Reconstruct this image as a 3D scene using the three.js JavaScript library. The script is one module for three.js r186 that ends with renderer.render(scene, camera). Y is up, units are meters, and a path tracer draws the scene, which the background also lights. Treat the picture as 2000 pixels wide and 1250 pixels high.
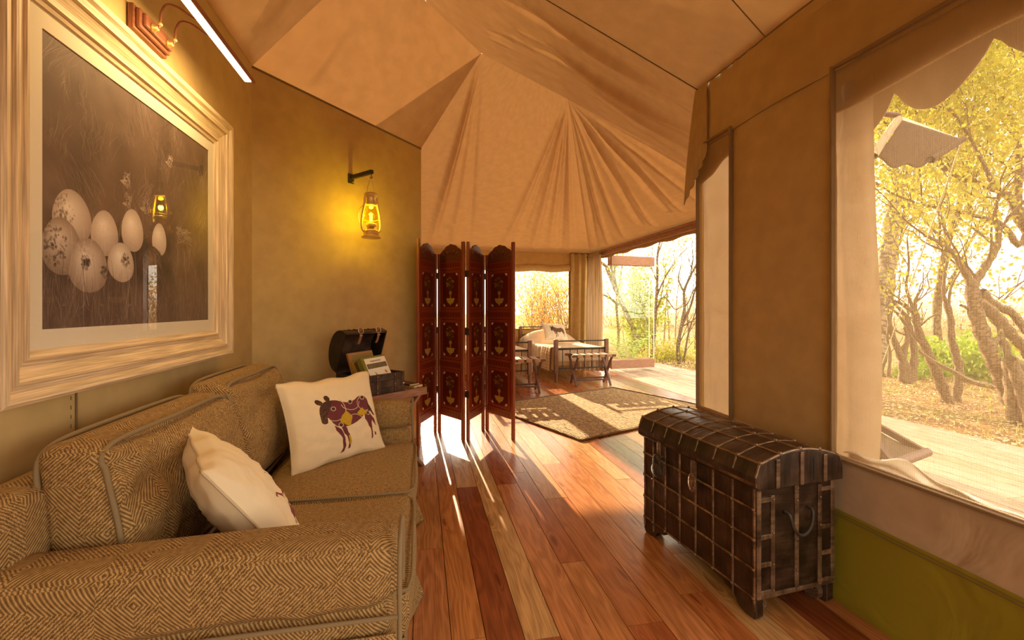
import * as THREE from 'three';
import { RoundedBoxGeometry } from 'three/addons/geometries/RoundedBoxGeometry.js';
import { mergeGeometries, mergeVertices } from 'three/addons/utils/BufferGeometryUtils.js';
import { RectAreaLightUniformsLib } from 'three/addons/lights/RectAreaLightUniformsLib.js';
import { createNoise2D } from 'simplex-noise';

// ---------------------------------------------------------------- camera, sky, sun, exposure
const scene = new THREE.Scene();
const YAW = 0.1973;                                   // the lens looks 11.3 degrees right of the tent's long axis
const camera = new THREE.PerspectiveCamera(2 * Math.atan(625 / 889) * 180 / Math.PI, 1.6, 0.05, 300);
camera.position.set(0, 1.2, 0);
camera.rotation.set(0, -YAW, 0);
camera.setViewOffset(2000, 1250, 0, 25, 2000, 1250);  // lens shifted down a little, verticals stay upright
scene.background = new THREE.Color().setRGB(1.45, 1.26, 0.98);   // bright hazy late-day sky
const sun = new THREE.DirectionalLight(new THREE.Color().setRGB(1.0, 0.74, 0.46), 6.5);
sun.position.set(-0.6, 6.1, -22); sun.target.position.set(0.1, 0, -1.5);
sun.castShadow = true; sun.shadow.mapSize.set(4096, 4096); sun.shadow.radius = 1;
Object.assign(sun.shadow.camera, { left: -14, right: 14, top: 12, bottom: -12, near: 1, far: 70 });
scene.add(sun, sun.target);
const renderer = new THREE.WebGLRenderer({ antialias: true });
renderer.toneMapping = THREE.LinearToneMapping;
renderer.toneMappingExposure = 3.0;
renderer.shadowMap.enabled = true;
RectAreaLightUniformsLib.init();

// ---------------------------------------------------------------- helpers
function rngOf(seed) { let a = seed >>> 0; return () => { a = (a + 0x6d2b79f5) >>> 0; let t = Math.imul(a ^ (a >>> 15), 1 | a); t = (t + Math.imul(t ^ (t >>> 7), 61 | t)) ^ t; return ((t ^ (t >>> 14)) >>> 0) / 4294967296; }; }
const rnd = rngOf(11), noise = createNoise2D(rngOf(5));
const R = (a, b, r = rnd) => a + (b - a) * r();
const V = (x, y, z) => new THREE.Vector3(x, y, z);
const clamp = (x, a = 0, b = 1) => Math.min(b, Math.max(a, x));
const lin = (r, g, b) => new THREE.Color().setRGB(r, g, b);
const fbm = (x, y, o = 4) => { let s = 0, a = 0.5, f = 1; for (let i = 0; i < o; i++) { s += a * noise(x * f, y * f); a *= 0.5; f *= 2.03; } return s; };
const used = new Map();
function numbered(name) { const n = used.get(name) ?? 0; used.set(name, n + 1); return n ? name + '_' + String(n).padStart(3, '0') : name; }
function shade(o) { o.castShadow = true; o.receiveShadow = true; return o; }
function part(name, geo, mat, parent, label) {
  const g = Array.isArray(geo) ? mergeAll(geo) : geo;
  const m = shade(new THREE.Mesh(g, mat)); m.name = numbered(name); (parent ?? scene).add(m);
  if (label) m.userData.label = label;
  return m;
}
function thing(name, label, category, pos = [0, 0, 0], turn = 0, group) {
  const o = new THREE.Group(); o.name = numbered(name); o.position.set(...pos); o.rotation.y = turn; o.userData = { label, category };
  if (group) o.userData.group = group;
  scene.add(o); return o;
}
function tag(o, label, category, group) { Object.assign(o.userData, { label, category }); if (group) o.userData.group = group; return o; }
function structure(name, label) { const o = new THREE.Group(); o.name = numbered(name); o.userData = { kind: 'structure' }; if (label) o.userData.label = label; scene.add(o); return o; }
function mergeAll(list) {
  const gs = list.map((g) => { const c = g.index ? g.toNonIndexed() : g.clone(); for (const k of Object.keys(c.attributes)) if (!['position', 'normal', 'uv'].includes(k)) c.deleteAttribute(k); if (!c.attributes.uv) c.setAttribute('uv', new THREE.BufferAttribute(new Float32Array(c.attributes.position.count * 2), 2)); return c; });
  return mergeGeometries(gs);
}
// uv in metres, each face laid out along its own plane; grain (v) runs along the longest side
function uvm(geo, off = [0, 0], how = 'grain') {
  const g = geo.index ? geo.toNonIndexed() : geo;
  g.computeBoundingBox(); const s = g.boundingBox.getSize(V(0, 0, 0)).toArray();
  const p = g.attributes.position, uv = new Float32Array(p.count * 2), a = V(), b = V(), c = V(), n = V();
  for (let i = 0; i < p.count; i += 3) {
    a.fromBufferAttribute(p, i); b.fromBufferAttribute(p, i + 1); c.fromBufferAttribute(p, i + 2);
    n.copy(b).sub(a).cross(c.clone().sub(a));
    const q = [Math.abs(n.x), Math.abs(n.y), Math.abs(n.z)], k = q[0] >= q[1] && q[0] >= q[2] ? 0 : q[1] >= q[2] ? 1 : 2;
    let [i0, i1] = [[2, 1], [0, 2], [0, 1]][k];
    if (how === 'grain' && s[i0] > s[i1]) [i0, i1] = [i1, i0];
    [a, b, c].forEach((v, j) => { const t = v.toArray(); uv[(i + j) * 2] = t[i0] + off[0]; uv[(i + j) * 2 + 1] = t[i1] + off[1]; });
  }
  g.setAttribute('uv', new THREE.BufferAttribute(uv, 2)); return g;
}
const ofs = () => [R(0, 3), R(0, 3)];
function box(w, h, d, x = 0, y = 0, z = 0, r = 0.004, how) {
  const g = r > 0 ? new RoundedBoxGeometry(w, h, d, 1, Math.min(r, w / 2.01, h / 2.01, d / 2.01)) : new THREE.BoxGeometry(w, h, d);
  const u = uvm(g, ofs(), how); u.translate(x, y, z); return u;
}
// a straight bar of rectangular section between two points; 'up' is the direction of the section's height
function bar(a, b, w, h, up = V(0, 1, 0), r = 0.004) {
  const d = b.clone().sub(a), L = d.length(), z = d.clone().normalize(), x = up.clone().cross(z).normalize(), y = z.clone().cross(x);
  const g = box(w, h, L, 0, 0, 0, r); g.applyMatrix4(new THREE.Matrix4().makeBasis(x, y, z).setPosition(a.clone().add(b).multiplyScalar(0.5))); return g;
}
function tube(pts, r, rad = 8, seg, closed = false) {
  const c = new THREE.CatmullRomCurve3(pts.map((p) => p.isVector3 ? p : V(...p)), closed, 'centripetal');
  return new THREE.TubeGeometry(c, seg ?? Math.max(4, pts.length * 5), r, rad, closed);
}
function rod(a, b, r, rad = 8) { return new THREE.TubeGeometry(new THREE.LineCurve3(a, b), 1, r, rad); }
function lathe(prof, seg = 24) { return new THREE.LatheGeometry(prof.map(([x, y]) => new THREE.Vector2(x, y)), seg); }
function smooth(g) { const q = g.clone(); for (const k of Object.keys(q.attributes)) if (k !== 'position') q.deleteAttribute(k); const m = mergeVertices(q, 1e-5); m.computeVertexNormals(); return m; }
// a soft box: rounded edges, faces puffed out, optional extra shaping
function puff(w, h, d, r, p, n = 12, shape, how = 'plain', off) {
  const g = new THREE.BoxGeometry(2, 2, 2, n, n, n), a = g.attributes.position, H = [w / 2, h / 2, d / 2];
  for (let i = 0; i < a.count; i++) {
    const s = [a.getX(i), a.getY(i), a.getZ(i)].map((c) => Math.sign(c) * Math.pow(Math.abs(c), 0.62));
    const P = s.map((c, k) => c * H[k]), Q = P.map((c, k) => clamp(c, -H[k] + r, H[k] - r)), D = V(...P.map((c, k) => c - Q[k]));
    if (D.lengthSq() > 0) D.normalize().multiplyScalar(r);
    const f = (k) => { const [u, v] = [0, 1, 2].filter((j) => j !== k); return p[k] * (1 - s[u] ** 2) * (1 - s[v] ** 2) * Math.sign(s[k]) * Math.abs(s[k]) ** 3; };
    const O = V(Q[0] + D.x + f(0), Q[1] + D.y + f(1), Q[2] + D.z + f(2));
    if (shape) shape(O, s);
    a.setXYZ(i, O.x, O.y, O.z);
  }
  return uvm(smooth(g).toNonIndexed(), off ?? ofs(), how);
}
// a cloth patch: f(u, v) gives the point; uv in metres along both ways unless rawUV
function cloth(f, nu, nv, rawUV = false) {
  const pos = [], uv = [], idx = [], pt = [];
  for (let j = 0; j <= nv; j++) for (let i = 0; i <= nu; i++) { const p = f(i / nu, j / nv); pt.push(p); pos.push(p.x, p.y, p.z); }
  const W = (k) => k[0] * (nu + 1) + k[1]; let su = 0, acc = [0];
  const jm = Math.floor(nv / 2), im = Math.floor(nu / 2);
  for (let i = 1; i <= nu; i++) { su += pt[W([jm, i])].distanceTo(pt[W([jm, i - 1])]); acc.push(su); }
  let sv = 0; const bcc = [0]; for (let j = 1; j <= nv; j++) { sv += pt[W([j, im])].distanceTo(pt[W([j - 1, im])]); bcc.push(sv); }
  for (let j = 0; j <= nv; j++) for (let i = 0; i <= nu; i++) rawUV ? uv.push(i / nu, j / nv) : uv.push(acc[i], bcc[j]);
  for (let j = 0; j < nv; j++) for (let i = 0; i < nu; i++) { const a = W([j, i]), b = a + 1, c = a + nu + 1, d = c + 1; idx.push(a, b, d, a, d, c); }
  const g = new THREE.BufferGeometry(); g.setAttribute('position', new THREE.Float32BufferAttribute(pos, 3)); g.setAttribute('uv', new THREE.Float32BufferAttribute(uv, 2)); g.setIndex(idx); g.computeVertexNormals(); return g;
}
// a sheet with real thickness made from a patch (both faces and the rim)
function sheet(f, nu, nv, th) {
  const g = cloth(f, nu, nv), p = g.attributes.position, n = g.attributes.normal, N = p.count, pos = [...p.array], uv = [...g.attributes.uv.array, ...g.attributes.uv.array], idx = [...g.index.array];
  for (let i = 0; i < N; i++) pos.push(p.getX(i) - n.getX(i) * th, p.getY(i) - n.getY(i) * th, p.getZ(i) - n.getZ(i) * th);
  const M = idx.length; for (let i = 0; i < M; i += 3) idx.push(idx[i] + N, idx[i + 2] + N, idx[i + 1] + N);
  const rim = []; for (let i = 0; i <= nu; i++) rim.push(i); for (let j = 1; j <= nv; j++) rim.push(j * (nu + 1) + nu); for (let i = nu - 1; i >= 0; i--) rim.push(nv * (nu + 1) + i); for (let j = nv - 1; j >= 1; j--) rim.push(j * (nu + 1));
  rim.forEach((a, k) => { const b = rim[(k + 1) % rim.length]; idx.push(a, a + N, b + N, a, b + N, b); });
  const o = new THREE.BufferGeometry(); o.setAttribute('position', new THREE.Float32BufferAttribute(pos, 3)); o.setAttribute('uv', new THREE.Float32BufferAttribute(uv, 2)); o.setIndex(idx); o.computeVertexNormals(); return o;
}
const lerp3 = (a, b, t) => a.clone().lerp(b, t);
function along(pts, t) { const L = []; let s = 0; for (let i = 1; i < pts.length; i++) { s += pts[i].distanceTo(pts[i - 1]); L.push(s); } let q = t * s; for (let i = 0; i < L.length; i++) { const a = i ? L[i - 1] : 0; if (q <= L[i] || i === L.length - 1) return lerp3(pts[i], pts[i + 1], clamp((q - a) / (L[i] - a))); } }
function extrude(pts, depth, bevel = 0.003, holes) { const s = new THREE.Shape(pts.map(([x, y]) => new THREE.Vector2(x, y))); const g = new THREE.ExtrudeGeometry(s, { depth: depth - 2 * bevel, bevelEnabled: bevel > 0, bevelSize: bevel, bevelThickness: bevel, bevelSegments: 1, curveSegments: 10 }); g.translate(0, 0, bevel); return g; }

// ---------------------------------------------------------------- textures
function texOf(w, h, f, o = {}) {
  const d = new Uint8Array(w * h * 4);
  for (let y = 0; y < h; y++) for (let x = 0; x < w; x++) { const c = f(x / w, y / h, x, y), k = (y * w + x) * 4; if (typeof c === 'number') { d[k] = d[k + 1] = d[k + 2] = clamp(c) * 255; } else { d[k] = clamp(c[0]) * 255; d[k + 1] = clamp(c[1]) * 255; d[k + 2] = clamp(c[2]) * 255; } d[k + 3] = 255; }
  const t = new THREE.DataTexture(d, w, h); t.magFilter = THREE.LinearFilter; t.minFilter = THREE.LinearMipmapLinearFilter; t.generateMipmaps = true;
  t.wrapS = t.wrapT = THREE.RepeatWrapping; if (!o.data) t.colorSpace = THREE.SRGBColorSpace; if (o.size) t.repeat.set(1 / o.size[0], 1 / o.size[1]); t.needsUpdate = true; return t;
}
function drawn(w, h, f) { const c = document.createElement('canvas'); c.width = w; c.height = h; f(c.getContext('2d'), w, h); const t = new THREE.CanvasTexture(c); t.colorSpace = THREE.SRGBColorSpace; return t; }
// noise that wraps: four samples blended
const wrap = (f) => (u, v) => { const a = f(u, v), b = f(u - 1, v), c = f(u, v - 1), d = f(u - 1, v - 1), su = clamp((u - 0.8) / 0.2), sv = clamp((v - 0.8) / 0.2); return (a * (1 - su) + b * su) * (1 - sv) + (c * (1 - su) + d * su) * sv; };
const grainTex = [0, 1, 2].map((k) => { const f = wrap((u, v) => { const w = fbm(u * 2 + k * 9, v * 1.6 + k * 5, 3), knot = noise(u * 2.3 + k * 17, v * 2.6); return 0.5 + 0.30 * Math.sin((u * 15 + w * 6 + (knot > 0.55 ? (knot - 0.55) * 14 : 0)) * 2.2) * 0.5 + 0.35 * fbm(u * 40 + k * 3, v * 3, 3) + (knot > 0.74 ? -(knot - 0.74) * 2.6 : 0); }); return texOf(256, 1024, (u, v) => { const s = f(u, v), q = 0.72 + 0.34 * (s - 0.5); return [q + 0.02, q - 0.01 - 0.10 * clamp(0.45 - s), q - 0.03 - 0.14 * clamp(0.45 - s)]; }, { size: [0.30, 1.6] }); });
const fineGrain = texOf(256, 512, (u, v) => 0.78 + 0.24 * wrap((a, b) => fbm(a * 30, b * 4, 3))(u, v), { size: [0.25, 0.8] });
const limedTex = texOf(256, 512, (u, v) => { const s = wrap((a, b) => fbm(a * 26 + 4, b * 2.2, 4))(u, v), t = wrap((a, b) => fbm(a * 7, b * 1.3 + 7, 3))(u, v); const q = 0.86 + 0.20 * s + 0.12 * t; return [q + 0.03, q - 0.02, q - 0.09]; }, { size: [0.2, 0.8] });
const canvasTex = texOf(256, 256, (u, v) => 0.90 + 0.05 * wrap((a, b) => fbm(a * 5, b * 5, 4))(u, v), { size: [0.9, 0.9] });
const creaseTex = texOf(512, 512, (u, v) => 0.5 + 0.5 * wrap((a, b) => fbm(a * 3 + fbm(a * 2, b * 2, 2), b * 3, 4))(u, v), { data: true, size: [1.4, 1.4] });
const sofaLine = (u, v) => {
  // concentric lozenges and chevrons, one small field beside the next
  const X = u * 4, Y = v * 4, row = Math.floor(Y), sx = X + (((row % 4) + 4) % 2) * 0.5, col = Math.floor(sx), r = rngOf((((col % 4) + 4) % 4) * 7 + (((row % 4) + 4) % 4) * 31 + 3), cx = 0.5 + (r() - 0.5) * 0.3, cy = 0.5 + (r() - 0.5) * 0.3, a = sx - col - cx, b = Y - row - cy, k = r();
  const d = k < 0.45 ? Math.abs(a) + Math.abs(b) * 0.95 : k < 0.7 ? a + Math.abs(b) : k < 0.88 ? Math.abs(a) - b * 0.9 : a * 0.9 + b;
  return 0.5 + 0.5 * Math.sin(d * 12.5 * 2 * Math.PI);
};
const sofaTex = texOf(1024, 1024, (u, v) => { const w = 0.004 * fbm(u * 60, v * 60, 2), l = sofaLine(u + w, v - w), k = 0.5 + 0.5 * noise(u * 34, v * 34), q = clamp(0.5 + (l - 0.55) * (0.7 + 1.5 * k)), n = 0.10 * noise(u * 230, v * 230) + 0.05 * noise(u * 22, v * 22); return [0.44 + 0.30 * q + n, 0.35 + 0.295 * q + n, 0.235 + 0.25 * q + n]; }, { size: [0.5, 0.5] });
const sofaBump = texOf(512, 512, (u, v) => sofaLine(u, v) * 0.7 + 0.3 * (0.5 + 0.5 * noise(u * 150, v * 150)), { data: true, size: [0.5, 0.5] });
const rugF = wrap((u, v) => { const row = Math.floor(v * 28), c = 0.5 + 0.5 * Math.sin((u * 60 + row * 1.7) * 2 * Math.PI * 0.5 + 2 * noise(u * 8, row)); return c; });
const rugTex = texOf(1024, 1024, (u, v) => { const row = v * 28, e = Math.abs(row - Math.floor(row) - 0.5) * 2, c = rugF(u, v), n = noise(u * 40, Math.floor(row) * 3.1), b = n > 0.5 ? 0.5 : 1, m = 0.16 * fbm(u * 9, v * 9, 3), q = (0.74 + 0.22 * c + m - 0.30 * e * e) * b; return [q * 1.0, q * 0.86, q * 0.66]; }, { size: [0.8, 0.8] });
const rugBump = texOf(1024, 1024, (u, v) => { const row = v * 28, e = Math.abs(row - Math.floor(row) - 0.5) * 2; return (1 - e * e) * (0.5 + 0.5 * rugF(u, v)); }, { data: true, size: [0.8, 0.8] });
const agedTex = texOf(512, 512, (u, v) => { const s = wrap((a, b) => fbm(a * 4, b * 4, 5))(u, v), g = wrap((a, b) => fbm(a * 3 + 5, b * 24, 3))(u, v); const q = 0.62 + 0.42 * s + 0.18 * g; return [q + 0.05, q, q - 0.04]; }, { size: [0.6, 0.6] });
const meshTex = texOf(64, 64, (u, v) => { const a = Math.abs((u * 8) % 1 - 0.5) < 0.13 ? 1 : 0, b = Math.abs((v * 8) % 1 - 0.5) < 0.09 ? 1 : 0; return a || b ? 1 : 0.0; }, { data: true, size: [0.028, 0.028] });
const barkTex = texOf(256, 256, (u, v) => 0.66 + 0.5 * wrap((a, b) => fbm(a * 10, b * 2.5, 4))(u, v));
const groundTex = texOf(1024, 1024, (u, v) => { const s = wrap((a, b) => fbm(a * 7, b * 7, 5))(u, v), n = wrap((a, b) => noise(a * 130, b * 130))(u, v), g = clamp(0.5 + 1.4 * wrap((a, b) => fbm(a * 3 + 9, b * 3, 3))(u, v)); const q = 0.60 + 0.22 * s + 0.16 * n; return [q * (1.0 - 0.10 * g), q * (0.82 + 0.04 * g), q * (0.58 - 0.14 * g)]; }, { size: [5, 5] });
const stripeTex = texOf(256, 64, (u) => { const p = (u * 8) % 1; return p < 0.12 ? [0.45, 0.38, 0.30] : p < 0.5 ? [0.93, 0.88, 0.80] : p < 0.58 ? [0.72, 0.62, 0.50] : [0.90, 0.84, 0.75]; }, { size: [0.42, 1] });

// ---------------------------------------------------------------- materials
const std = (color, o = {}) => new THREE.MeshStandardMaterial({ color, roughness: 0.8, ...o });
const phys = (color, o = {}) => new THREE.MeshPhysicalMaterial({ color, roughness: 0.8, ...o });
const two = { side: THREE.DoubleSide };
const M = {
  roof: phys(lin(0.51, 0.27, 0.098), { map: canvasTex, roughness: 0.95, transmission: 0.12, thickness: 0, bumpMap: creaseTex, bumpScale: 0.0015, ...two }),
  wall: std(lin(0.67, 0.475, 0.20), { map: canvasTex, roughness: 0.92, bumpMap: creaseTex, bumpScale: 0.003, ...two }),
  wallThin: phys(lin(0.64, 0.425, 0.18), { map: canvasTex, roughness: 0.95, transmission: 0.18, thickness: 0, bumpMap: creaseTex, bumpScale: 0.004, ...two }),
  flap: phys(lin(0.72, 0.52, 0.32), { map: canvasTex, roughness: 0.95, transmission: 0.45, thickness: 0, bumpMap: creaseTex, bumpScale: 0.012, ...two }),
  band: std(lin(0.62, 0.45, 0.29), { map: canvasTex, roughness: 0.9, bumpMap: creaseTex, bumpScale: 0.012, ...two }),
  green: std(lin(0.27, 0.21, 0.005), { roughness: 0.75, bumpMap: creaseTex, bumpScale: 0.012, ...two }),
  hem: std(lin(0.30, 0.19, 0.09), { map: canvasTex, roughness: 0.9 }),
  stitch: std(lin(0.20, 0.13, 0.06), { roughness: 0.9 }),
  mesh: phys(lin(0.62, 0.45, 0.26), { roughness: 1, transmission: 0.5, thickness: 0, alphaMap: meshTex, transparent: true, opacity: 0.76, depthWrite: false, ...two }),
  lime: std(lin(0.86, 0.74, 0.56), { map: limedTex, roughness: 0.55, bumpMap: limedTex, bumpScale: 0.0006 }),
  mat: std(lin(0.80, 0.74, 0.60), { roughness: 0.9 }),
  glass: phys(lin(1, 1, 1), { roughness: 0.0, transmission: 1, thickness: 0, ior: 1.5 }),
  sofa: std(lin(1.0, 0.87, 0.62), { map: sofaTex, roughness: 0.95, bumpMap: sofaBump, bumpScale: 0.002 }),
  piping: std(lin(0.25, 0.18, 0.095), { roughness: 0.95 }),
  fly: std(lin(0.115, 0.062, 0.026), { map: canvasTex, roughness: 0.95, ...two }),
  cream: std(lin(0.66, 0.52, 0.34), { roughness: 0.9, bumpMap: creaseTex, bumpScale: 0.004 }),
  rug: std(lin(0.80, 0.72, 0.58), { map: rugTex, roughness: 1, bumpMap: rugBump, bumpScale: 0.008 }),
  rugEdge: std(lin(0.16, 0.10, 0.055), { roughness: 1 }),
  screen: std(lin(0.30, 0.06, 0.022), { map: fineGrain, roughness: 0.38 }),
  screenEdge: std(lin(0.42, 0.10, 0.035), { map: fineGrain, roughness: 0.4 }),
  brass: std(lin(0.80, 0.60, 0.22), { roughness: 0.38, metalness: 0.7 }),
  iron: std(lin(0.045, 0.036, 0.028), { roughness: 0.55, metalness: 0.2 }),
  copper: std(lin(0.45, 0.16, 0.085), { map: fineGrain, roughness: 0.4 }),
  pink: std(lin(0.55, 0.28, 0.19), { map: fineGrain, roughness: 0.5 }),
  trunk: std(lin(0.125, 0.075, 0.055), { map: agedTex, roughness: 0.55, bumpMap: agedTex, bumpScale: 0.002 }),
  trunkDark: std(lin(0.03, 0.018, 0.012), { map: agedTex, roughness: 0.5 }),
  leather: std(lin(0.20, 0.09, 0.045), { roughness: 0.5 }),
  steel: std(lin(0.65, 0.58, 0.48), { roughness: 0.3, metalness: 1 }),
  chest: std(lin(0.075, 0.045, 0.030), { map: agedTex, roughness: 0.36, bumpMap: agedTex, bumpScale: 0.003 }),
  strap: std(lin(0.52, 0.38, 0.26), { map: agedTex, roughness: 0.38, metalness: 0.55 }),
  bedWood: std(lin(0.36, 0.16, 0.085), { map: fineGrain, roughness: 0.5 }),
  rackWood: std(lin(0.20, 0.085, 0.05), { map: fineGrain, roughness: 0.5 }),
  strapTan: std(lin(0.42, 0.24, 0.13), { roughness: 0.7 }),
  spread: std(lin(0.80, 0.60, 0.38), { map: canvasTex, roughness: 0.95 }),
  stripe: std(lin(0.95, 0.84, 0.66), { map: stripeTex, roughness: 0.95 }),
  curtain: phys(lin(0.98, 0.92, 0.80), { map: stripeTex, roughness: 0.95, transmission: 0.55, thickness: 0, ...two }),
  door: std(lin(0.60, 0.30, 0.18), { map: fineGrain, roughness: 0.5 }),
  deck: std(lin(0.66, 0.52, 0.38), { map: grainTex[1], roughness: 0.75 }),
  ground: std(lin(0.80, 0.63, 0.44), { map: groundTex, roughness: 1, bumpMap: groundTex, bumpScale: 0.05 }),
  bark: std(lin(0.42, 0.29, 0.165), { map: barkTex, roughness: 0.95 }),
  barkPale: std(lin(0.62, 0.48, 0.30), { map: barkTex, roughness: 0.95 }),
  leaf: [[0.44, 0.42, 0.045], [0.32, 0.36, 0.04], [0.30, 0.46, 0.03], [0.66, 0.40, 0.10], [0.50, 0.36, 0.16], [0.80, 0.60, 0.42]].map((c) => phys(lin(...c), { roughness: 1, transmission: 0.5, thickness: 0, ...two })),
};
// ---------------------------------------------------------------- the tent: floor
const C = V(-1.1, 2.8, -3.3), W = V(0, 2.67, -4.3), Q = V(1.70, 2.565, -2.56), E3 = V(3.45, 2.3, -4.3), E2 = V(3.45, 2.3, -9), E1 = V(-2.8, 2.36, -9), LF = V(-2.8, 2.5, -4.6);
const L0 = V(-1.1, 2.8, 1.7), R0 = V(1.70, 2.565, 1.7), A = V(-0.084, 4.12, -3.49), A0 = V(-0.084, 4.12, 1.7);
const P4 = V(0.033, 3.73, -3.82), P3 = V(0.545, 3.54, -4.17), P2 = V(1.52, 3.39, -4.59), P1 = V(2.85, 2.66, -4.33);
{
  const floor = structure('floor'); const fr = rngOf(77);
  const tones = [[0.76, 0.29, 0.095], [0.90, 0.44, 0.155], [0.98, 0.62, 0.28], [0.44, 0.13, 0.045], [0.86, 0.38, 0.13], [0.95, 0.52, 0.20], [0.66, 0.22, 0.075], [0.90, 0.40, 0.16]];
  const mats = tones.map((t, i) => std(lin(...t), { map: grainTex[i % 3], roughness: 0.24, bumpMap: grainTex[i % 3], bumpScale: 0.0008 }));
  const far = [];
  let x = -1.3, i = 0;
  while (x < 3.45) {
    const w = Math.min(0.118 + 0.034 * fr(), 3.46 - x), xc = x + w / 2;
    const zNear = xc < 1.72 ? 1.7 : -2.55 - (xc - 1.68) * 1.017 + 0.05, zFar = -9.02;
    let z = zNear + (xc < 1.66 ? 0 : 0), first = true;
    while (z > zFar + 0.01) {
      const hidden = xc < -1.06 && z > -3.2;
      let L = first ? 0.5 + 1.6 * fr() : 1.1 + 1.5 * fr(); first = false;
      if (z - L < zFar + 0.4) L = z - zFar;
      const k = Math.floor(fr() * mats.length), lift = (fr() - 0.5) * 0.0012, tilt = (fr() - 0.5) * 0.004;
      const g = uvm(new THREE.BoxGeometry(w - 0.003, 0.022, L - 0.003), [fr() * 2, fr() * 5]);
      const m = part('plank', g, mats[k], floor); m.position.set(xc, -0.011 + lift, z - L / 2); m.rotation.z = tilt;
      z -= L; i++;
    }
    x += w;
  }
  for (let k = 0; k < 10; k++) far.push(box(0.146, 0.022, 5.5, -2.72 + k * 0.15, -0.011, -6.3, 0.001));
  const s = part('far_boards', far, mats[0], floor); s.userData.kind = 'stuff';
  part('subfloor', [box(2.8, 0.02, 5.2, 0.3, -0.035, -0.8, 0), box(6.5, 0.02, 6.6, 0.32, -0.035, -5.75, 0)], M.iron, floor);
}
// ---------------------------------------------------------------- canvas walls
function panelWall(name, a, b, y0, y1, holes = [], mat = M.wall, th = 0.03) {
  // a wall along the ground from a to b (x, z); holes are [s0, s1, y0, y1] along it, in order
  const g = structure(name), A2 = V(a[0], 0, a[1]), B2 = V(b[0], 0, b[1]), d = B2.clone().sub(A2), L = d.length(); d.normalize();
  const put = (s0, s1, ya, yb) => { if (s1 - s0 < 0.005 || yb - ya < 0.005) return; const m = part('canvas_panel', box(s1 - s0, yb - ya, th, 0, 0, 0, 0.003, 'plain'), mat, g); m.position.copy(A2).addScaledVector(d, (s0 + s1) / 2).setY((ya + yb) / 2); m.rotation.y = Math.atan2(-d.z, d.x); };
  let s = 0;
  for (const [h0, h1, ha, hb] of holes) { put(s, h0, y0, y1); put(h0, h1, y0, ha); put(h0, h1, hb, y1); s = h1; }
  put(s, L, y0, y1); return g;
}
{
  const g = structure('wall_left');
  const wall = (z0, z1, dx, y1) => { const m = part('canvas_panel', box(0.03, y1, z1 - z0, 0, 0, 0, 0.003, 'plain'), M.wall, g); m.position.set(-1.115 + dx, y1 / 2, (z0 + z1) / 2); };
  wall(-3.32, -1.68, 0, 2.86); wall(-1.72, 1.72, 0.004, 2.86);
  part('seam', box(0.005, 2.8, 0.006, -1.0955, 1.4, -1.724, 0.002), M.stitch, g);
  const st = []; for (let i = 0; i < 90; i++) st.push(box(0.003, 0.012, 0.002, -1.0955, 0.1 + i * 0.03, -1.70, 0)); part('stitching', st, M.hem, g).userData.kind = 'stuff';
}
{
  // the slanting wall that carries the lantern, its top following the roof
  const g = structure('wall_corner'), d = W.clone().sub(C).setY(0), L = d.length();
  const m = part('canvas_panel', extrude([[0, 0], [L, 0], [L - 0.0, 2.67], [0, 2.8]], 0.035, 0.003), M.wall, g);
  uvm(m.geometry, [0.3, 0.2], 'plain'); m.position.set(C.x, 0, C.z); m.rotation.y = Math.atan2(-d.z, d.x); m.translateZ(-0.035);
  const e = part('edge_binding', box(0.012, 2.66, 0.045, L + 0.002, 1.33, -0.017, 0.004), M.hem, g); e.position.copy(m.position); e.rotation.copy(m.rotation);
  const t = part('top_binding', bar(V(0, 2.795, 0.003), V(L, 2.665, 0.003), 0.01, 0.014), M.stitch, g); t.position.set(C.x, 0, C.z); t.rotation.copy(m.rotation);
}
panelWall('wall_bedroom_left', [-2.8, -9], [-2.8, -4.6], 0, 2.6);
panelWall('wall_bedroom_front', [-2.8, -4.6], [-1.12, -3.3], 0, 2.95);
panelWall('wall_front', [-1.1, 1.7], [1.7, 1.7], 0, 4.4, [[0.45, 2.35, 0, 2.15]]);
panelWall('wall_pillar', [1.72, -2.58], [3.47, -4.34], 0, 2.6);
panelWall('wall_back', [-2.8, -9], [3.47, -9], 0, 2.45, [[2.15, 4.15, 0.74, 1.97], [4.5, 5.8, 0.74, 1.97]], M.wallThin);
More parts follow.
